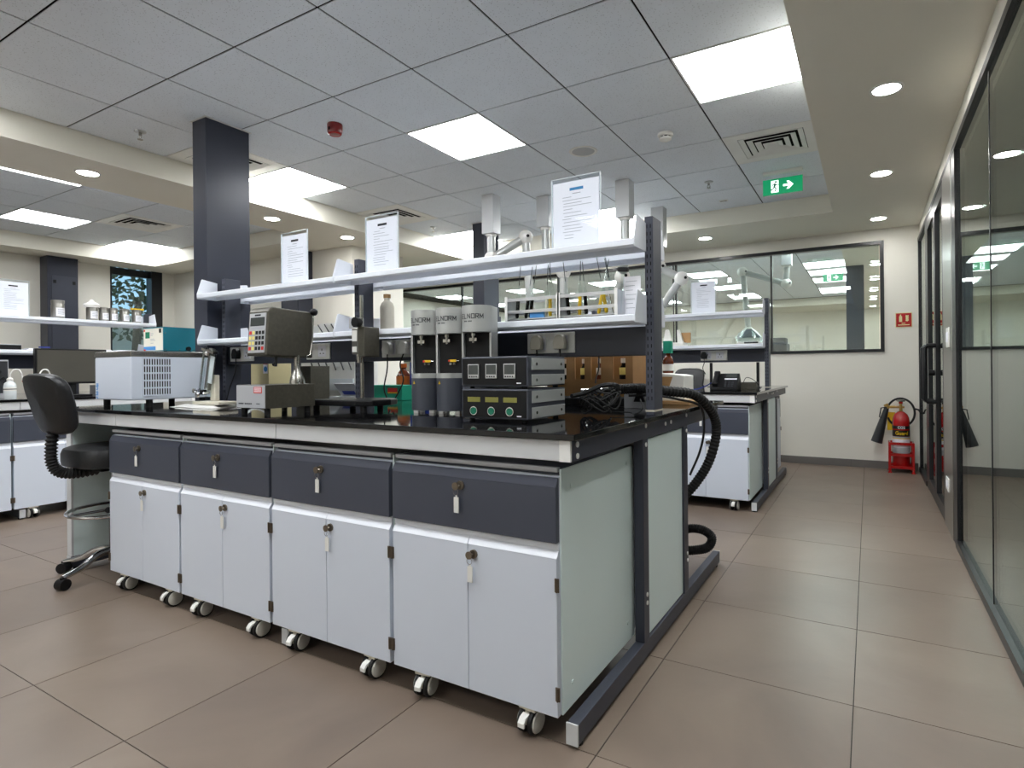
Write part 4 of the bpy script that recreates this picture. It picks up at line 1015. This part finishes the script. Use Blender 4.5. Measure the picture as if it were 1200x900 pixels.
def make_hyd(col):
    t = thing('hydrometer', 'h', 'hydrometer', (0, 0, 0))
    MB().lathe([(0, .0), (.007, .003), (.009, .012), (.009, .10), (.006, .122), (.0028, .135)], n=10).build('float', 'lab_glass', t, smooth=True)
    MB().lathe([(0, .004), (.006, .006), (.0072, .014), (.0072, .085), (0, .086)], n=10).build('ballast', col, t, smooth=True)
    MB().cyl((0, 0, .135), (0, 0, .222), .0028, .0025, n=8).build('stem', 'lab_glass', t, smooth=True)
    MB().cyl((0, 0, .14), (0, 0, .216), .0012, n=5).build('scale_slip', 'ink_dark', t)
    return t
hb, hy, hw = make_hyd('grid_black'), make_hyd('yellow'), make_hyd('beige_plastic'); used = set()
rnd = random.Random(5)
spots = [(-1.262, hb), (-1.232, hb), (-1.20, hb), (-1.135, hw), (-1.105, hy), (-1.075, hw), (-1.02, hb), (-.985, hy), (-.945, hb), (-.905, hy), (-.86, hy), (-.835, hb), (-.825, hw)]
for n, (x, s) in enumerate(spots):
    nm = {id(hb): 'black', id(hy): 'yellow', id(hw): 'cream'}[id(s)]
    o = s if id(s) not in used else copy_tree(s); used.add(id(s))
    o.location = (x, 2.035+.022*(n % 2), LS+.009); o.rotation_euler = (rnd.uniform(-.12, .12), rnd.uniform(-.30, .30)*.75, 0)
    wh = 'beside the end bracket' if x > -1.05 else 'towards the middle of the shelf'
    tag(o, 'glass hydrometer with %s ballast in the rack %s' % (nm, wh), 'hydrometer', 'hydrometers with %s ballast %s' % (nm, wh))
o = MB(Vector((-1.15, 2.03, LS+.008))).box(-1.185, 2.008, LS+.0085, -1.12, 2.022, LS+.030).build('blue_clip', 'blue_print', bevel=.002); tag(o, 'bright blue plastic clip lying in the hydrometer rack', 'clip')
t = thing('thermometer', 'glass thermometer with black cap leaning at the end of the rack', 'thermometer', (-.812, 2.045, LS+.0105)); t.rotation_euler = (0, .10, 0)
MB().cyl((0, 0, 0), (0, 0, .155), .0065, n=10).build('tube', 'lab_glass', t, smooth=True); MB().box(-.022, -.009, .155, .02, .009, .172).build('cap', 'black_plastic', t, bevel=.003)
t = thing('card', 'white printed card standing behind the end of the hydrometer rack', 'card', (-.785, 2.105, LS)); MB().box(-.035, 0, 0, .035, .003, .155).build('sheet', 'paper', t)
q = MB()
for k in range(7): q.box(-.025, -.0006, .135-.017*k, .02-.008*(k % 3), 0, .137-.017*k)
q.build('printed_lines', 'ink', t)
# things behind the shelving on the far half of the bench ----------------------------------
t = thing('jug', 'tall cream plastic bottle on the shelf behind the middle post', 'bottle', (-2.235, 2.285, LS))
MB().lathe([(0, 0), (.036, 0), (.038, .006), (.038, .145), (.030, .165), (.016, .178), (.016, .192), (0, .192)], n=20).build('body', 'beige_plastic', t, smooth=True)
MB().lathe([(0, .192), (.019, .192), (.019, .212), (0, .212)], n=16).build('cap', 'wood', t, smooth=True)
t = thing('pipette_box', 'open white box of black pipettes on the rear shelf', 'box', (-2.70, 2.285, LS))
MB().box(-.115, -.04, 0, .115, .04, .012).box(-.115, .036, .012, .115, .04, .085).build('tray', 'white_plastic', t)
for k in range(3): MB().cyl((-.06+.055*k, -.02, .072), (-.015+.055*k, -.02, .018), .0035, n=6).build('pipette', 'black_plastic', t)
t = thing('label_roll_box', 'small blue and white carton on the rear shelf behind the viscometer', 'carton', (-2.872, 2.285, LS))
MB().box(-.05, -.04, 0, .05, .04, .072).build('carton', 'white_plastic', t, bevel=.002); MB().box(-.048, -.0412, .005, .0, -.04, .066).build('blue_panel', 'blue_print', t); MB().box(.012, -.0412, .01, .04, -.04, .03).box(.012, -.0412, .038, .04, -.04, .06).build('icon', 'ink_dark', t)
def zbox(name, label, cat, x0, y0, x1, y1, h, m_, bev=.002, z=ZT):
    t = thing(name, label, cat, ((x0+x1)/2, (y0+y1)/2, z)); a, b = (x1-x0)/2, (y1-y0)/2
    MB().box(-a, -b, 0, a, b, h).build('body', m_, t, bevel=bev); return t, a, b
t, a, b = zbox('green_carton', 'green carton with red and yellow label behind the rod stand', 'carton', -2.70, 2.60, -2.43, 2.72, .092, 'green_box')
MB().box(.02, -b-.001, .045, .10, -b, .075).build('label', 'red_print', t); MB().box(.02, -b-.0014, .042, .10, -b-.001, .05).build('label_strip', 'yellow', t)
t = thing('brown_bottle', 'brown bottle with orange cap standing behind the green carton', 'bottle', (-2.60, 2.80, ZT))
MB().lathe([(0, 0), (.045, 0), (.047, .006), (.047, .14), (.035, .17), (.017, .19), (.017, .20), (0, .20)], n=22).build('body', 'amber_glass', t, smooth=True)
MB().lathe([(0, .20), (.021, .20), (.021, .225), (0, .225)], n=16).build('cap', 'orange_brown', t, smooth=True)
MB().lathe([(.0475, .09), (.048, .09), (.048, .145), (.0475, .145)], n=22, caps=False).build('label', 'orange_brown', t, smooth=True)
t, a, b = zbox('blue_carton', 'dark blue carton standing beside the brown bottle', 'carton', -2.53, 2.78, -2.38, 2.86, .235, 'blue_box')
t, a, b = zbox('beige_unit', 'beige metal unit with round blue sticker behind the viscometer', 'instrument', -3.755, 2.50, -3.55, 2.68, .262, 'olive_beige')
MB().box(a-.055, -b-.001, .17, a-.008, -b, .24).build('sticker', 'paper', t); MB().cyl((a-.030, -b-.001, .20), (a-.030, -b-.002, .20), .019, n=16).build('blue_symbol', 'blue_print', t); MB().box(a-.055, -b-.0016, .232, a-.008, -b-.001, .243).build('red_stripe', 'red_print', t)
t, a, b = zbox('drawer_unit', 'white benchtop storage unit with sloped black handles behind the viscometer', 'storage unit', -3.52, 2.74, -2.98, 2.95, .255, 'white_plastic')
MB().box(-a+.09, -b-.012, .05, a-.005, -b, .13).build('clear_bins', 'translucent_white', t)
for k in range(6):
    MB().cyl((-a+.11+.075*k, -b-.004, .245), (-a+.155+.075*k, -b-.02, .19), .005, n=6).build('handle', 'black_plastic', t)
t, a, b = zbox('steel_block', 'grey brown metal block standing behind the viscometer column', 'instrument', -3.20, 2.45, -3.06, 2.6, .215, 'olive_metal')
t, a, b = zbox('stapler_case', 'grey folding case leaning open behind the middle post', 'case', -2.95, 2.50, -2.72, 2.62, .022, 'front_grey')
MB().box(-.09, -.004, 0, .09, .004, .11).xf(Matrix.Translation((.0, .03, .02)) @ Matrix.Rotation(.7, 4, 'X')).build('lid', 'front_grey', t); MB().box(-.06, -.006, .02, .05, -.004, .05).xf(Matrix.Translation((.0, .03, .02)) @ Matrix.Rotation(.7, 4, 'X')).build('blue_stripe', 'blue_box', t)
# black tray with the cardboard box
t, a, b = zbox('black_tray', 'flat black tray under the cardboard box behind the hose', 'tray', -1.56, 2.55, -.975, 2.90, .040, 'black_plastic', bev=.006)
MB().box(-a+.02, -b+.02, .040, a-.02, b-.02, .042).build('inner_mat', 'black_rubber', t)
CBZ = ZT+.0424
t = thing('cardboard_box', 'brown cardboard box with four cut-out windows on the black tray', 'box', (-1.215, 2.74, CBZ))
W_, D_, H_ = .235, .11, .235
MB().box(-W_, D_-.006, 0, W_, D_, H_).box(-W_, -D_, 0, -W_+.006, D_-.006, H_).box(W_-.006, -D_, 0, W_, D_-.006, H_).box(-W_+.006, -D_+.006, 0, W_-.006, D_-.006, .006).build('carton', 'cardboard', t)
f = MB(); xs = [-W_+.006, -.182, -.122, -.073, -.020, .016, .069, .134, .198, W_-.006]
f.box(-W_+.006, -D_, 0, W_-.006, -D_+.006, .085).box(-W_+.006, -D_, .205, W_-.006, -D_+.006, H_)
for k in range(0, 9, 2): f.box(xs[k], -D_, .085, xs[k+1], -D_+.006, .205)
f.build('front_panel', 'cardboard', t)
f = MB().box(-W_+.006, .0, .006, W_-.006, .006, .16); f.build('divider', 'cardboard', t)
for n, x in enumerate((-.152, -.047, .042, .166)):
    t = thing('vial', ['small vial in the cardboard box window farthest from the end post', 'small vial in the third cardboard box window from the end post', 'small amber vial in the second cardboard box window from the end post', 'small vial in the cardboard box window nearest the end post'][n], 'vial', (-1.215+x, 2.70, CBZ+.0065), group='vials in the cardboard box')
    MB().lathe([(0, 0), (.026, 0), (.026, .13), (.014, .15), (.014, .158), (0, .158)], n=14).build('glass', 'grid_black' if n != 2 else 'amber_glass', t, smooth=True)
    MB().lathe([(0, .158), (.018, .158), (.018, .182), (0, .182)], n=12).build('cap', 'white_plastic', t, smooth=True)
    MB().lathe([(.0262, .10), (.0266, .10), (.0266, .135), (.0262, .135)], n=14, caps=False).build('label', 'yellow_key' if n % 2 else 'white_plastic', t, smooth=True)
# charger block and corrugated hose with nozzle
t, a, b = zbox('grey_charger', 'small grey instrument with black clip in front of the cardboard box', 'instrument', -.96, 2.46, -.82, 2.545, .075, 'front_grey')
MB().prism([(-.02, .03), (.03, .03), (.018, .07), (-.006, .07)], 'y', -b-.012, -b).build('clip', 'black_plastic', t)
B = Vector((-.95, 2.42, .9))
hpts = spline([(-1.0, 2.40, .957), (-.90, 2.375, .964), (-.838, 2.39, .965), (-.765, 2.50, .950), (-.690, 2.66, .926), (-.646, 2.79, .840), (-.638, 2.84, .740), (-.666, 2.81, .607), (-.716, 2.765, .508), (-.78, 2.72, .42), (-.83, 2.70, .31), (-.84, 2.76, .23), (-.79, 2.84, .255), (-.72, 2.86, .258), (-.672, 2.87, .225), (-.69, 2.86, .175), (-.76, 2.86, .150), (-.86, 2.86, .13), (-.95, 2.84, .06), (-1.1, 2.8, .03)], 16)
t = thing('vacuum_hose', 'black corrugated hose with steel nozzle hanging over the bench end', 'hose', B)
MB(B).tube(hpts, .02, n=12, rf=lambda i: .0235 if i % 2 else .0195).build('corrugated_tube', 'black_rubber', t, loc=(0, 0, 0), smooth=False)
MB(B).cyl((-1.0, 2.40, .957), (-1.04, 2.41, .955), .014, .012, n=14).build('cuff', 'black_plastic', t, loc=(0, 0, 0), smooth=True)
MB(B).cyl((-1.04, 2.41, .955), (-1.155, 2.44, .945), .011, .017, n=16).build('steel_nozzle', 'chrome', t, loc=(0, 0, 0), smooth=True)
o = MB(Vector((-.75, 2.5, .9))).tube(spline([(-.90, 2.36, .935), (-.80, 2.40, .935), (-.735, 2.52, .915), (-.674, 2.68, .875), (-.672, 2.74, .77), (-.69, 2.73, .66), (-.73, 2.70, .55)], 8), .006, n=6).build('signal_cable', 'black_rubber', smooth=True); tag(o, 'thin black cable running alongside the corrugated hose', 'cable')
# white sloped instrument at the far corner, brown bottle on it
t = thing('sloped_instrument', 'small white instrument with sloped side on a wooden board at the bench corner', 'instrument', (-.865, 2.87, ZT+.0185))
MB().prism([(-.09, 0), (.085, 0), (.085, .122), (.05, .128), (-.05, .135), (-.09, .135)], 'y', -.07, .10).build('body', 'white_plastic', t, bevel=.003)
MB().prism([(-.088, .04), (.0, .04), (.028, .118), (-.088, .118)], 'y', -.0715, -.07).build('label_panel', 'wood', t)
t2, a, b = zbox('wooden_board', 'wooden board under the white sloped instrument', 'board', -.965, 2.76, -.745, 2.99, .018, 'wood')
t = thing('amber_reagent_bottle', 'amber reagent bottle with white label under a green cap box, on the sloped instrument', 'bottle', (-.878, 2.86, ZT+.0185+.1355))
MB().lathe([(0, 0), (.026, 0), (.028, .004), (.028, .06), (.020, .08), (.011, .09), (.011, .10), (0, .10)], n=20).build('glass', 'amber_glass', t, smooth=True)
MB().lathe([(.0283, .012), (.0288, .012), (.0288, .045), (.0283, .045)], n=20, caps=False).build('label', 'white_plastic', t, smooth=True)
MB().box(-.02, -.018, .10, .02, .018, .162).build('cap_box', 'green_box', t, bevel=.002)

# ================================================================== TELEPHONE BENCH
t = thing('desk_telephone', 'black desk telephone with handset on the rear bench', 'telephone', (-1.0, 4.80, ZT))
R_ = Matrix.Rotation(-.55, 4, 'X')
MB().prism([(-.09, 0), (.10, 0), (.10, .06), (.06, .125), (.045, .135), (-.09, .022)], 'x', -.10, .10).build('body', 'black_plastic', t, bevel=.004)
fm = Matrix.Translation((0, -.09, .022)) @ Matrix.Rotation(.695, 4, 'X')
q = MB()
for r in range(4):
    for c in range(3): q.box(.0+.026*c, .012+.02*r, 0, .016+.026*c, .024+.02*r, .004)
q.xf(fm).build('keypad', 'fabric_dark', t)
MB().box(-.008, .098, 0, .088, .112, .002).xf(fm).build('label_strip', 'paper', t)
MB().box(.0, .125, 0, .085, .168, .002).xf(fm).build('display', 'lcd', t)
MB().box(-.092, .01, .006, -.045, .05, .036).box(-.092, .128, .006, -.045, .168, .036).box(-.086, .02, .022, -.051, .158, .040).xf(fm).build('handset', 'black_plastic', t, bevel=.008)
o = MB(Vector((-1.15, 4.75, ZT))).tube(spline([(-1.33, 4.74, ZT+.007), (-1.22, 4.72, ZT+.008), (-1.16, 4.78, ZT+.03), (-1.12, 4.9, ZT+.06), (-1.08, 4.93, ZT+.02)], 8), .005, n=6).build('network_cable', 'blue_box', smooth=True); tag(o, 'blue network cable curling beside the telephone', 'cable')
t, a, b = zbox('network_switch', 'small dark metal box behind the telephone', 'electronics', -.92, 4.98, -.80, 5.10, .06, 'olive_metal')
t, a, b = zbox('blue_connector', 'flat blue connector pack on the rear bench near the hose', 'connector', -1.40, 4.66, -1.28, 4.72, .018, 'blue_box')
o = MB(Vector((-.95, 5.0, ZT))).tube(spline([(-.90, 4.97, ZT+.05), (-.86, 4.92, ZT+.10), (-.80, 4.95, ZT+.07), (-.77, 5.02, ZT+.005)], 8), .0025, n=6).build('thin_cable', 'black_rubber', smooth=True); tag(o, 'thin black cable arching from the metal box behind the telephone', 'cable')
t = thing('lab_balance', 'white analytical balance with tilted glass guard on the rear shelf', 'balance', (-1.50, 5.09, LS))
MB().box(-.10, -.09, 0, .10, .06, .03).prism([(-.10, .03), (-.02, .03), (-.055, .15), (-.08, .15)], 'y', -.02, .02).prism([(.03, .03), (.08, .03), (.045, .145), (.025, .145)], 'y', -.02, .02).build('body', 'white_plastic', t, bevel=.003)
MB().box(.03, .03, .03, .13, .055, .12).build('yellow_pack', 'wood', t)
t = thing('glass_dish', 'shallow clear glass dish with dark contents on the rear shelf', 'dish', (-.865, 5.08, LS))
MB().lathe([(.06, .0), (.105, .025), (.11, .03), (.10, .055), (.06, .10), (.03, .125), (.028, .125), (.055, .097), (.095, .053), (.103, .030), (.058, .004)], n=28, caps=False).build('dish', 'lab_glass', t, smooth=True)
MB().box(-.09, -.06, .0, .09, .05, .018).build('stand', 'white_plastic', t, bevel=.003); MB().box(-.03, -.0615, .004, .08, -.06, .016).build('dark_strip', 'black_plastic', t)
for x in (-1.30, -.88): 
    t = thing('table_leg', 'black square upright on the rear bench beside the %s' % ('hanging plug flex' if x < -1 else 'small metal box'), 'upright', (x, 5.6, ZT), group='black uprights behind the telephone'); MB().box(-.012, -.012, 0, .012, .012, .23).build('tube', 'black_metal', t); MB().box(-.03, -.03, 0, .03, .03, .004).build('foot_plate', 'black_metal', t)

# ================================================================== STOOLS
def make_stool():
    t = thing('lab_stool', 'stool', 'stool', (0, 0, 0))     # local -y is the back of the sitter's seat, +y the front
    # seat cushion
    m = MB(); n = 28; rings = []
    prof = [(0, .575), (.9, .575), (.985, .585), (1.0, .61), (1.0, .645), (.96, .668), (.82, .680), (.5, .684), (0, .685)]
    vs = []; 
    for (r, z) in prof:
        for k in range(n):
            a = 2*PI*k/n; ca, sa = math.cos(a), math.sin(a); e = 3.2
            x = math.copysign(abs(ca)**(2/e), ca)*.205*max(r, 1e-3); y = math.copysign(abs(sa)**(2/e), sa)*.205*max(r, 1e-3)
            vs.append((x, y, z))
    fs = [(i*n+k, i*n+(k+1) % n, (i+1)*n+(k+1) % n, (i+1)*n+k) for i in range(len(prof)-1) for k in range(n)]
    m._add(vs, fs).build('seat', 'black_leather', t, smooth=True)
    MB().box(-.11, -.12, .555, .11, .12, .575).build('seat_plate', 'black_plastic', t, bevel=.004)
    # backrest: rounded, slightly curved cushion
    vs = []; n = 32
    for (sc, off) in ((.001, -.030), (.80, -.030), (.94, -.024), (1.0, -.006), (1.0, .012), (.95, .024), (.8, .030), (.001, .032)):
        for k in range(n):
            a = 2*PI*k/n; ca, sa = math.cos(a), math.sin(a); e = 3.6
            x = math.copysign(abs(ca)**(2/e), ca)*.172*sc; z = math.copysign(abs(sa)**(2/e), sa)*.150*sc
            w2 = 1-.14*(z/.155)*-1 if z < 0 else 1
            vs.append((x*(1+.10*(z/.155)), -.300+off+x*x*.9-.24*(z), .905+z))
    fs = [(i*n+k, i*n+(k+1) % n, (i+1)*n+(k+1) % n, (i+1)*n+k) for i in range(7) for k in range(n)]
    MB()._add(vs, fs).build('backrest', 'black_leather', t, smooth=True)
    pth = spline([(0, -.270, .80), (0, -.282, .70), (0, -.280, .62), (0, -.25, .57), (0, -.18, .552), (0, -.08, .556)], 10)
    MB().tube(pth, .02, n=12, rf=lambda i: .028 if i % 2 else .019).build('bellows', 'black_rubber', t)
    MB().cyl((0, 0, .30), (0, 0, .56), .018, n=14).build('gas_lift', 'chrome', t, smooth=True)
    MB().cyl((0, 0, .12), (0, 0, .31), .028, n=14).build('lift_sleeve', 'black_plastic', t, smooth=True)
    R = .205; MB().tube([(R*math.cos(2*PI*k/36), R*math.sin(2*PI*k/36), .335) for k in range(36)], .009, n=8, closed=True).build('foot_ring', 'chrome', t, smooth=True)
    for k in range(3):
        a = 2*PI*k/3+.4; MB().cyl((.03*math.cos(a), .03*math.sin(a), .335), (R*math.cos(a), R*math.sin(a), .335), .007, n=8).build('ring_spoke', 'chrome', t, smooth=True)
    MB().cyl((.02, -.03, .335), (.05, -.06, .345), .016, n=10).build('ring_knob', 'black_plastic', t, smooth=True)
    for k in range(5):
        a = 2*PI*k/5-PI/2+.19; d = Vector((math.cos(a), math.sin(a), 0))
        lg = MB().tube(spline([d*.02+Vector((0, 0, .125)), d*.10+Vector((0, 0, .118)), d*.18+Vector((0, 0, .078)), d*.268+Vector((0, 0, .058))], 5), .018, n=10, rf=lambda i: .021-.0006*i).build('leg', 'chrome', t, smooth=True)
        T = Vector((-d.y, d.x, 0)); c = d*.268
        MB().cyl(c+T*.022+Vector((0, 0, .027)), c-T*.022+Vector((0, 0, .027)), .027, n=16).cyl(c+Vector((0, 0, .045)), c+Vector((0, 0, .062)), .012, n=10).build('caster', 'black_plastic', lg, smooth=True)
    return t
s0 = make_stool()
place(s0, (-3.472, 1.535, 0), .06, 'black padded stool with chrome foot ring pushed under the instrument bench', 'stool', 'black laboratory stools', first=True)
place(s0, (-1.83, 6.50, 0), PI, 'black padded stool standing behind the telephone bench', 'stool', 'black laboratory stools')

# ================================================================== MONITOR BENCH
def sxy(x, y, z=ZT): return (x, y, z)
t = thing('computer_monitor', 'flat black computer monitor on the side bench', 'monitor', (-5.68, 2.20, ZT), PI/2)
MB().box(-.245, -.02, .100, .245, .02, .385).build('housing', 'black_plastic', t, bevel=.004)
MB().box(-.232, -.0215, .116, .232, -.02, .373).build('screen', 'screen_dark', t)
MB().box(-.035, .0, .012, .035, .03, .15).build('stand_neck', 'black_plastic', t, bevel=.003)
MB().box(-.115, -.09, 0, .115, .08, .012).build('stand_foot', 'black_plastic', t, bevel=.004)
def wash_bottle(loc, rz, label, tip):
    t = thing('wash_bottle', label, 'wash bottle', loc, rz, group='white wash bottles')
    MB().lathe([(0, 0), (.034, 0), (.036, .005), (.036, .095), (.032, .115), (.017, .130), (.015, .134), (0, .134)], n=24).build('body', 'translucent_white', t, smooth=True)
    MB().lathe([(0, .134), (.019, .134), (.018, .150), (.006, .158), (0, .158)], n=18).build('cap', 'white_plastic', t, smooth=True)
    sp = MB().tube(spline([(0, 0, .155), (.004, 0, .185), (.022, 0, .212), (.046, 0, .214), (.062, 0, .195), (.070, 0, .160), (.074, 0, .130)], 6), .005, n=8).build('spout', 'white_plastic', t, smooth=True)
    MB().cyl((.0735, 0, .135), (.080, 0, .108), .0065, .004, n=8).build('tip', 'red_print', sp, smooth=True)
    MB().lathe([(.0363, .062), (.0366, .062), (.0366, .086), (.0363, .086)], n=24, caps=False).build('label', 'white_plastic', t, smooth=True)
    MB().lathe([(.0367, .071), (.0370, .071), (.0370, .077), (.0367, .077)], n=24, caps=False).build('printed_line', 'ink_dark', t, smooth=True)
wash_bottle((-5.39, 1.715, ZT), PI/2, 'white wash bottle with red spout tip on the front edge of the side bench', True)
wash_bottle((-5.46, 1.91, ZT), PI/2, 'white wash bottle standing behind the stool backrest', True)
t, a, b = zbox('grey_instrument', 'tall light grey instrument with dark side controls beside the wash bottle', 'instrument', -5.95, 1.35, -5.62, 1.78, .29, 'front_grey')
MB().box(a, .12, .04, a+.003, b-.005, .28).build('control_panel', 'fabric_dark', t)
for k in range(3): MB().cyl((a+.003, .16+.02*k, .20-.05*k), (a+.012, .16+.02*k, .20-.05*k), .012, n=12).build('control_knob', 'black_plastic', t)
t, a, b = zbox('black_console', 'low black console box beside the monitor foot', 'electronics', -5.80, 2.42, -5.55, 2.80, .05, 'black_plastic')
t, a, b = zbox('glass_slide_tray', 'low tray with teal boxes behind the monitor', 'tray', -5.98, 2.45, -5.84, 2.85, .08, 'front_grey')
MB().box(a, -.15, .03, a+.004, -.02, .06).box(a, .04, .03, a+.004, .16, .06).build('teal_boxes', 'teal_paint', t)
# on its lower shelf
XS = -5.985
t, a, b = zbox('flat_recorder', 'flat grey recorder with green lamp on the lower shelf of the monitor bench', 'electronics', XS-.06, 1.50, XS+.06, 1.96, .045, 'apron_white', z=LS)
MB().box(a, .02, .004, a+.002, b-.002, .040).build('black_front', 'black_plastic', t); MB().cyl((a, -.05, .022), (a+.004, -.05, .022), .010, n=12).build('green_lamp', 'green_print', t)
for k, (y, ln) in enumerate(((2.10, .22), (2.32, .2), (2.53, .2), (2.73, .18))):
    tt = MB()
    for i in range(3): tt.box(-.05+.006*i, -ln/2+.01*i, .006*i, .055-.004*i, ln/2-.012*i, .006*i+.006)
    o = tt.build('paper_stack', 'paper', loc=(XS, y, LS), rz=.05*(-1)**k); tag(o, 'low stack of white papers on the lower shelf of the monitor bench', 'papers', 'paper stacks on the lower shelf')
o = MB().cyl((0, -.05, .008), (0, .05, .010), .0065, n=8).build('blue_marker', 'blue_box', loc=(XS+.03, 2.12, LS+.019), rz=.5); tag(o, 'dark blue marker pen lying on white papers', 'pen')
# jars on the upper shelf
def make_jar():
    t = thing('sample_jar', 'jar', 'jar', (0, 0, 0))
    MB().lathe([(0, 0), (.037, 0), (.039, .004), (.039, .098), (.036, .104), (.036, .108), (.034, .108), (.034, .010), (0, .006)], n=24).build('can', 'stainless', t, smooth=True)
    MB().lathe([(0, .007), (.0335, .007), (.0335, .05), (0, .05)], n=20).build('contents', 'translucent_white', t, smooth=True)
    MB().lathe([(0, .108), (.040, .108), (.040, .128), (.037, .131), (0, .131)], n=24).build('lid', 'stainless', t, smooth=True)
    ln = MB(); 
    R = .0396
    for k in range(8):
        a0, a1 = -.85+k*.21, -.85+(k+1)*.21; P4 = [(R*math.sin(a0), -R*math.cos(a0)), (R*math.sin(a1), -R*math.cos(a1))]
        ln._add([(P4[0][0], P4[0][1], .015), (P4[1][0], P4[1][1], .015), (P4[1][0], P4[1][1], .075), (P4[0][0], P4[0][1], .075)], [(0, 1, 2, 3)])
    ln.build('label', 'paper', t, smooth=True)
    q = MB()
    for k in range(4):
        a0, a1 = -.6, .55-.2*(k % 2); R2 = .04; z_ = .062-.011*k
        q._add([(R2*math.sin(a0+(a1-a0)*i/4), -R2*math.cos(a0+(a1-a0)*i/4), z_+dz) for i in range(5) for dz in (0, .004)], [(2*i, 2*i+2, 2*i+3, 2*i+1) for i in range(4)])
    q.build('printed_lines', 'ink', t)
    return t
j0 = make_jar()
JL = ['tall steel tin with white label standing alone in front of the pillar cupboard', 'steel tin with white label beneath the white crumpled bag', 'steel tin with white label next to the bagged jar', 'steel tin with white label, middle of the row by the window', 'steel tin with white label, second from the shelf post', 'steel tin with white label under a yellow band, beside the shelf post']
for n, (y, x, s) in enumerate(((2.225, XS, 1.25), (2.475, XS, 1.15), (2.562, XS+.01, 1.0), (2.64, XS, 1.0), (2.735, XS, 1.0), (2.835, XS, 1.0))):
    o = place(j0, (x, y, US), PI/2+.25, JL[n], 'jar', 'sample jars on the monitor bench', first=(n == 0)); o.scale = (s*.95, s*.95, s*.95)
o = MB().lathe([(.055, 0), (.062, -.012), (.058, -.03), (.060, -.034), (.045, .004), (.022, .016), (.014, .032), (.006, .036), (0, .036)], n=14, caps=False).build('crumpled_bag', 'white_plastic', loc=(XS, 2.475, US+.150), smooth=True); tag(o, 'white crumpled plastic bag over the lid of a jar', 'bag')
o = MB().box(-.012, -.05, 0, .012, .05, .014).cyl((0, .05, .007), (0, .062, .007), .012, n=10).build('yellow_strap', 'yellow', loc=(XS, 2.835, US+.125), bevel=.003); tag(o, 'bright yellow strap lying on top of a jar lid', 'strap')
# ================================================================== neighbouring laboratory furniture
t, a, b = zbox('side_cabinet', 'white cabinet standing beyond the glazed wall', 'cabinet', -2.4, 8.0, -.6, 8.7, 1.20, 'cabinet_white', z=0)
for k in range(3): d = MB().box(-a+.02+.59*k, -b-.006, .05, -a+.58+.59*k, -b, 1.17).build('door', 'cabinet_white', t); MB().box(-a+.5+.59*k, -b-.012, .7, -a+.52+.59*k, -b-.006, .85).build('handle', 'aluminium', d)
t = thing('office_printer', 'dark grey office printer on the cabinet beyond the glazed wall', 'printer', (-1.08, 8.3, 1.2005))
MB().box(-.16, -.16, 0, .16, .16, .17).build('body', 'fabric_dark', t, bevel=.012); MB().box(-.14, -.15, .17, .14, .12, .245).build('scanner_lid', 'fabric_dark', t, bevel=.01); MB().box(-.12, -.19, .03, .12, -.16, .045).build('paper_tray', 'black_plastic', t)
o = MB().box(-.11, -.145, 0, .11, .145, ZC-.005).build('service_column', 'dark_steel', loc=(-.16, 9.4, 0), bevel=.003); tag(o, 'dark grey column standing beyond the glazed wall', 'column')
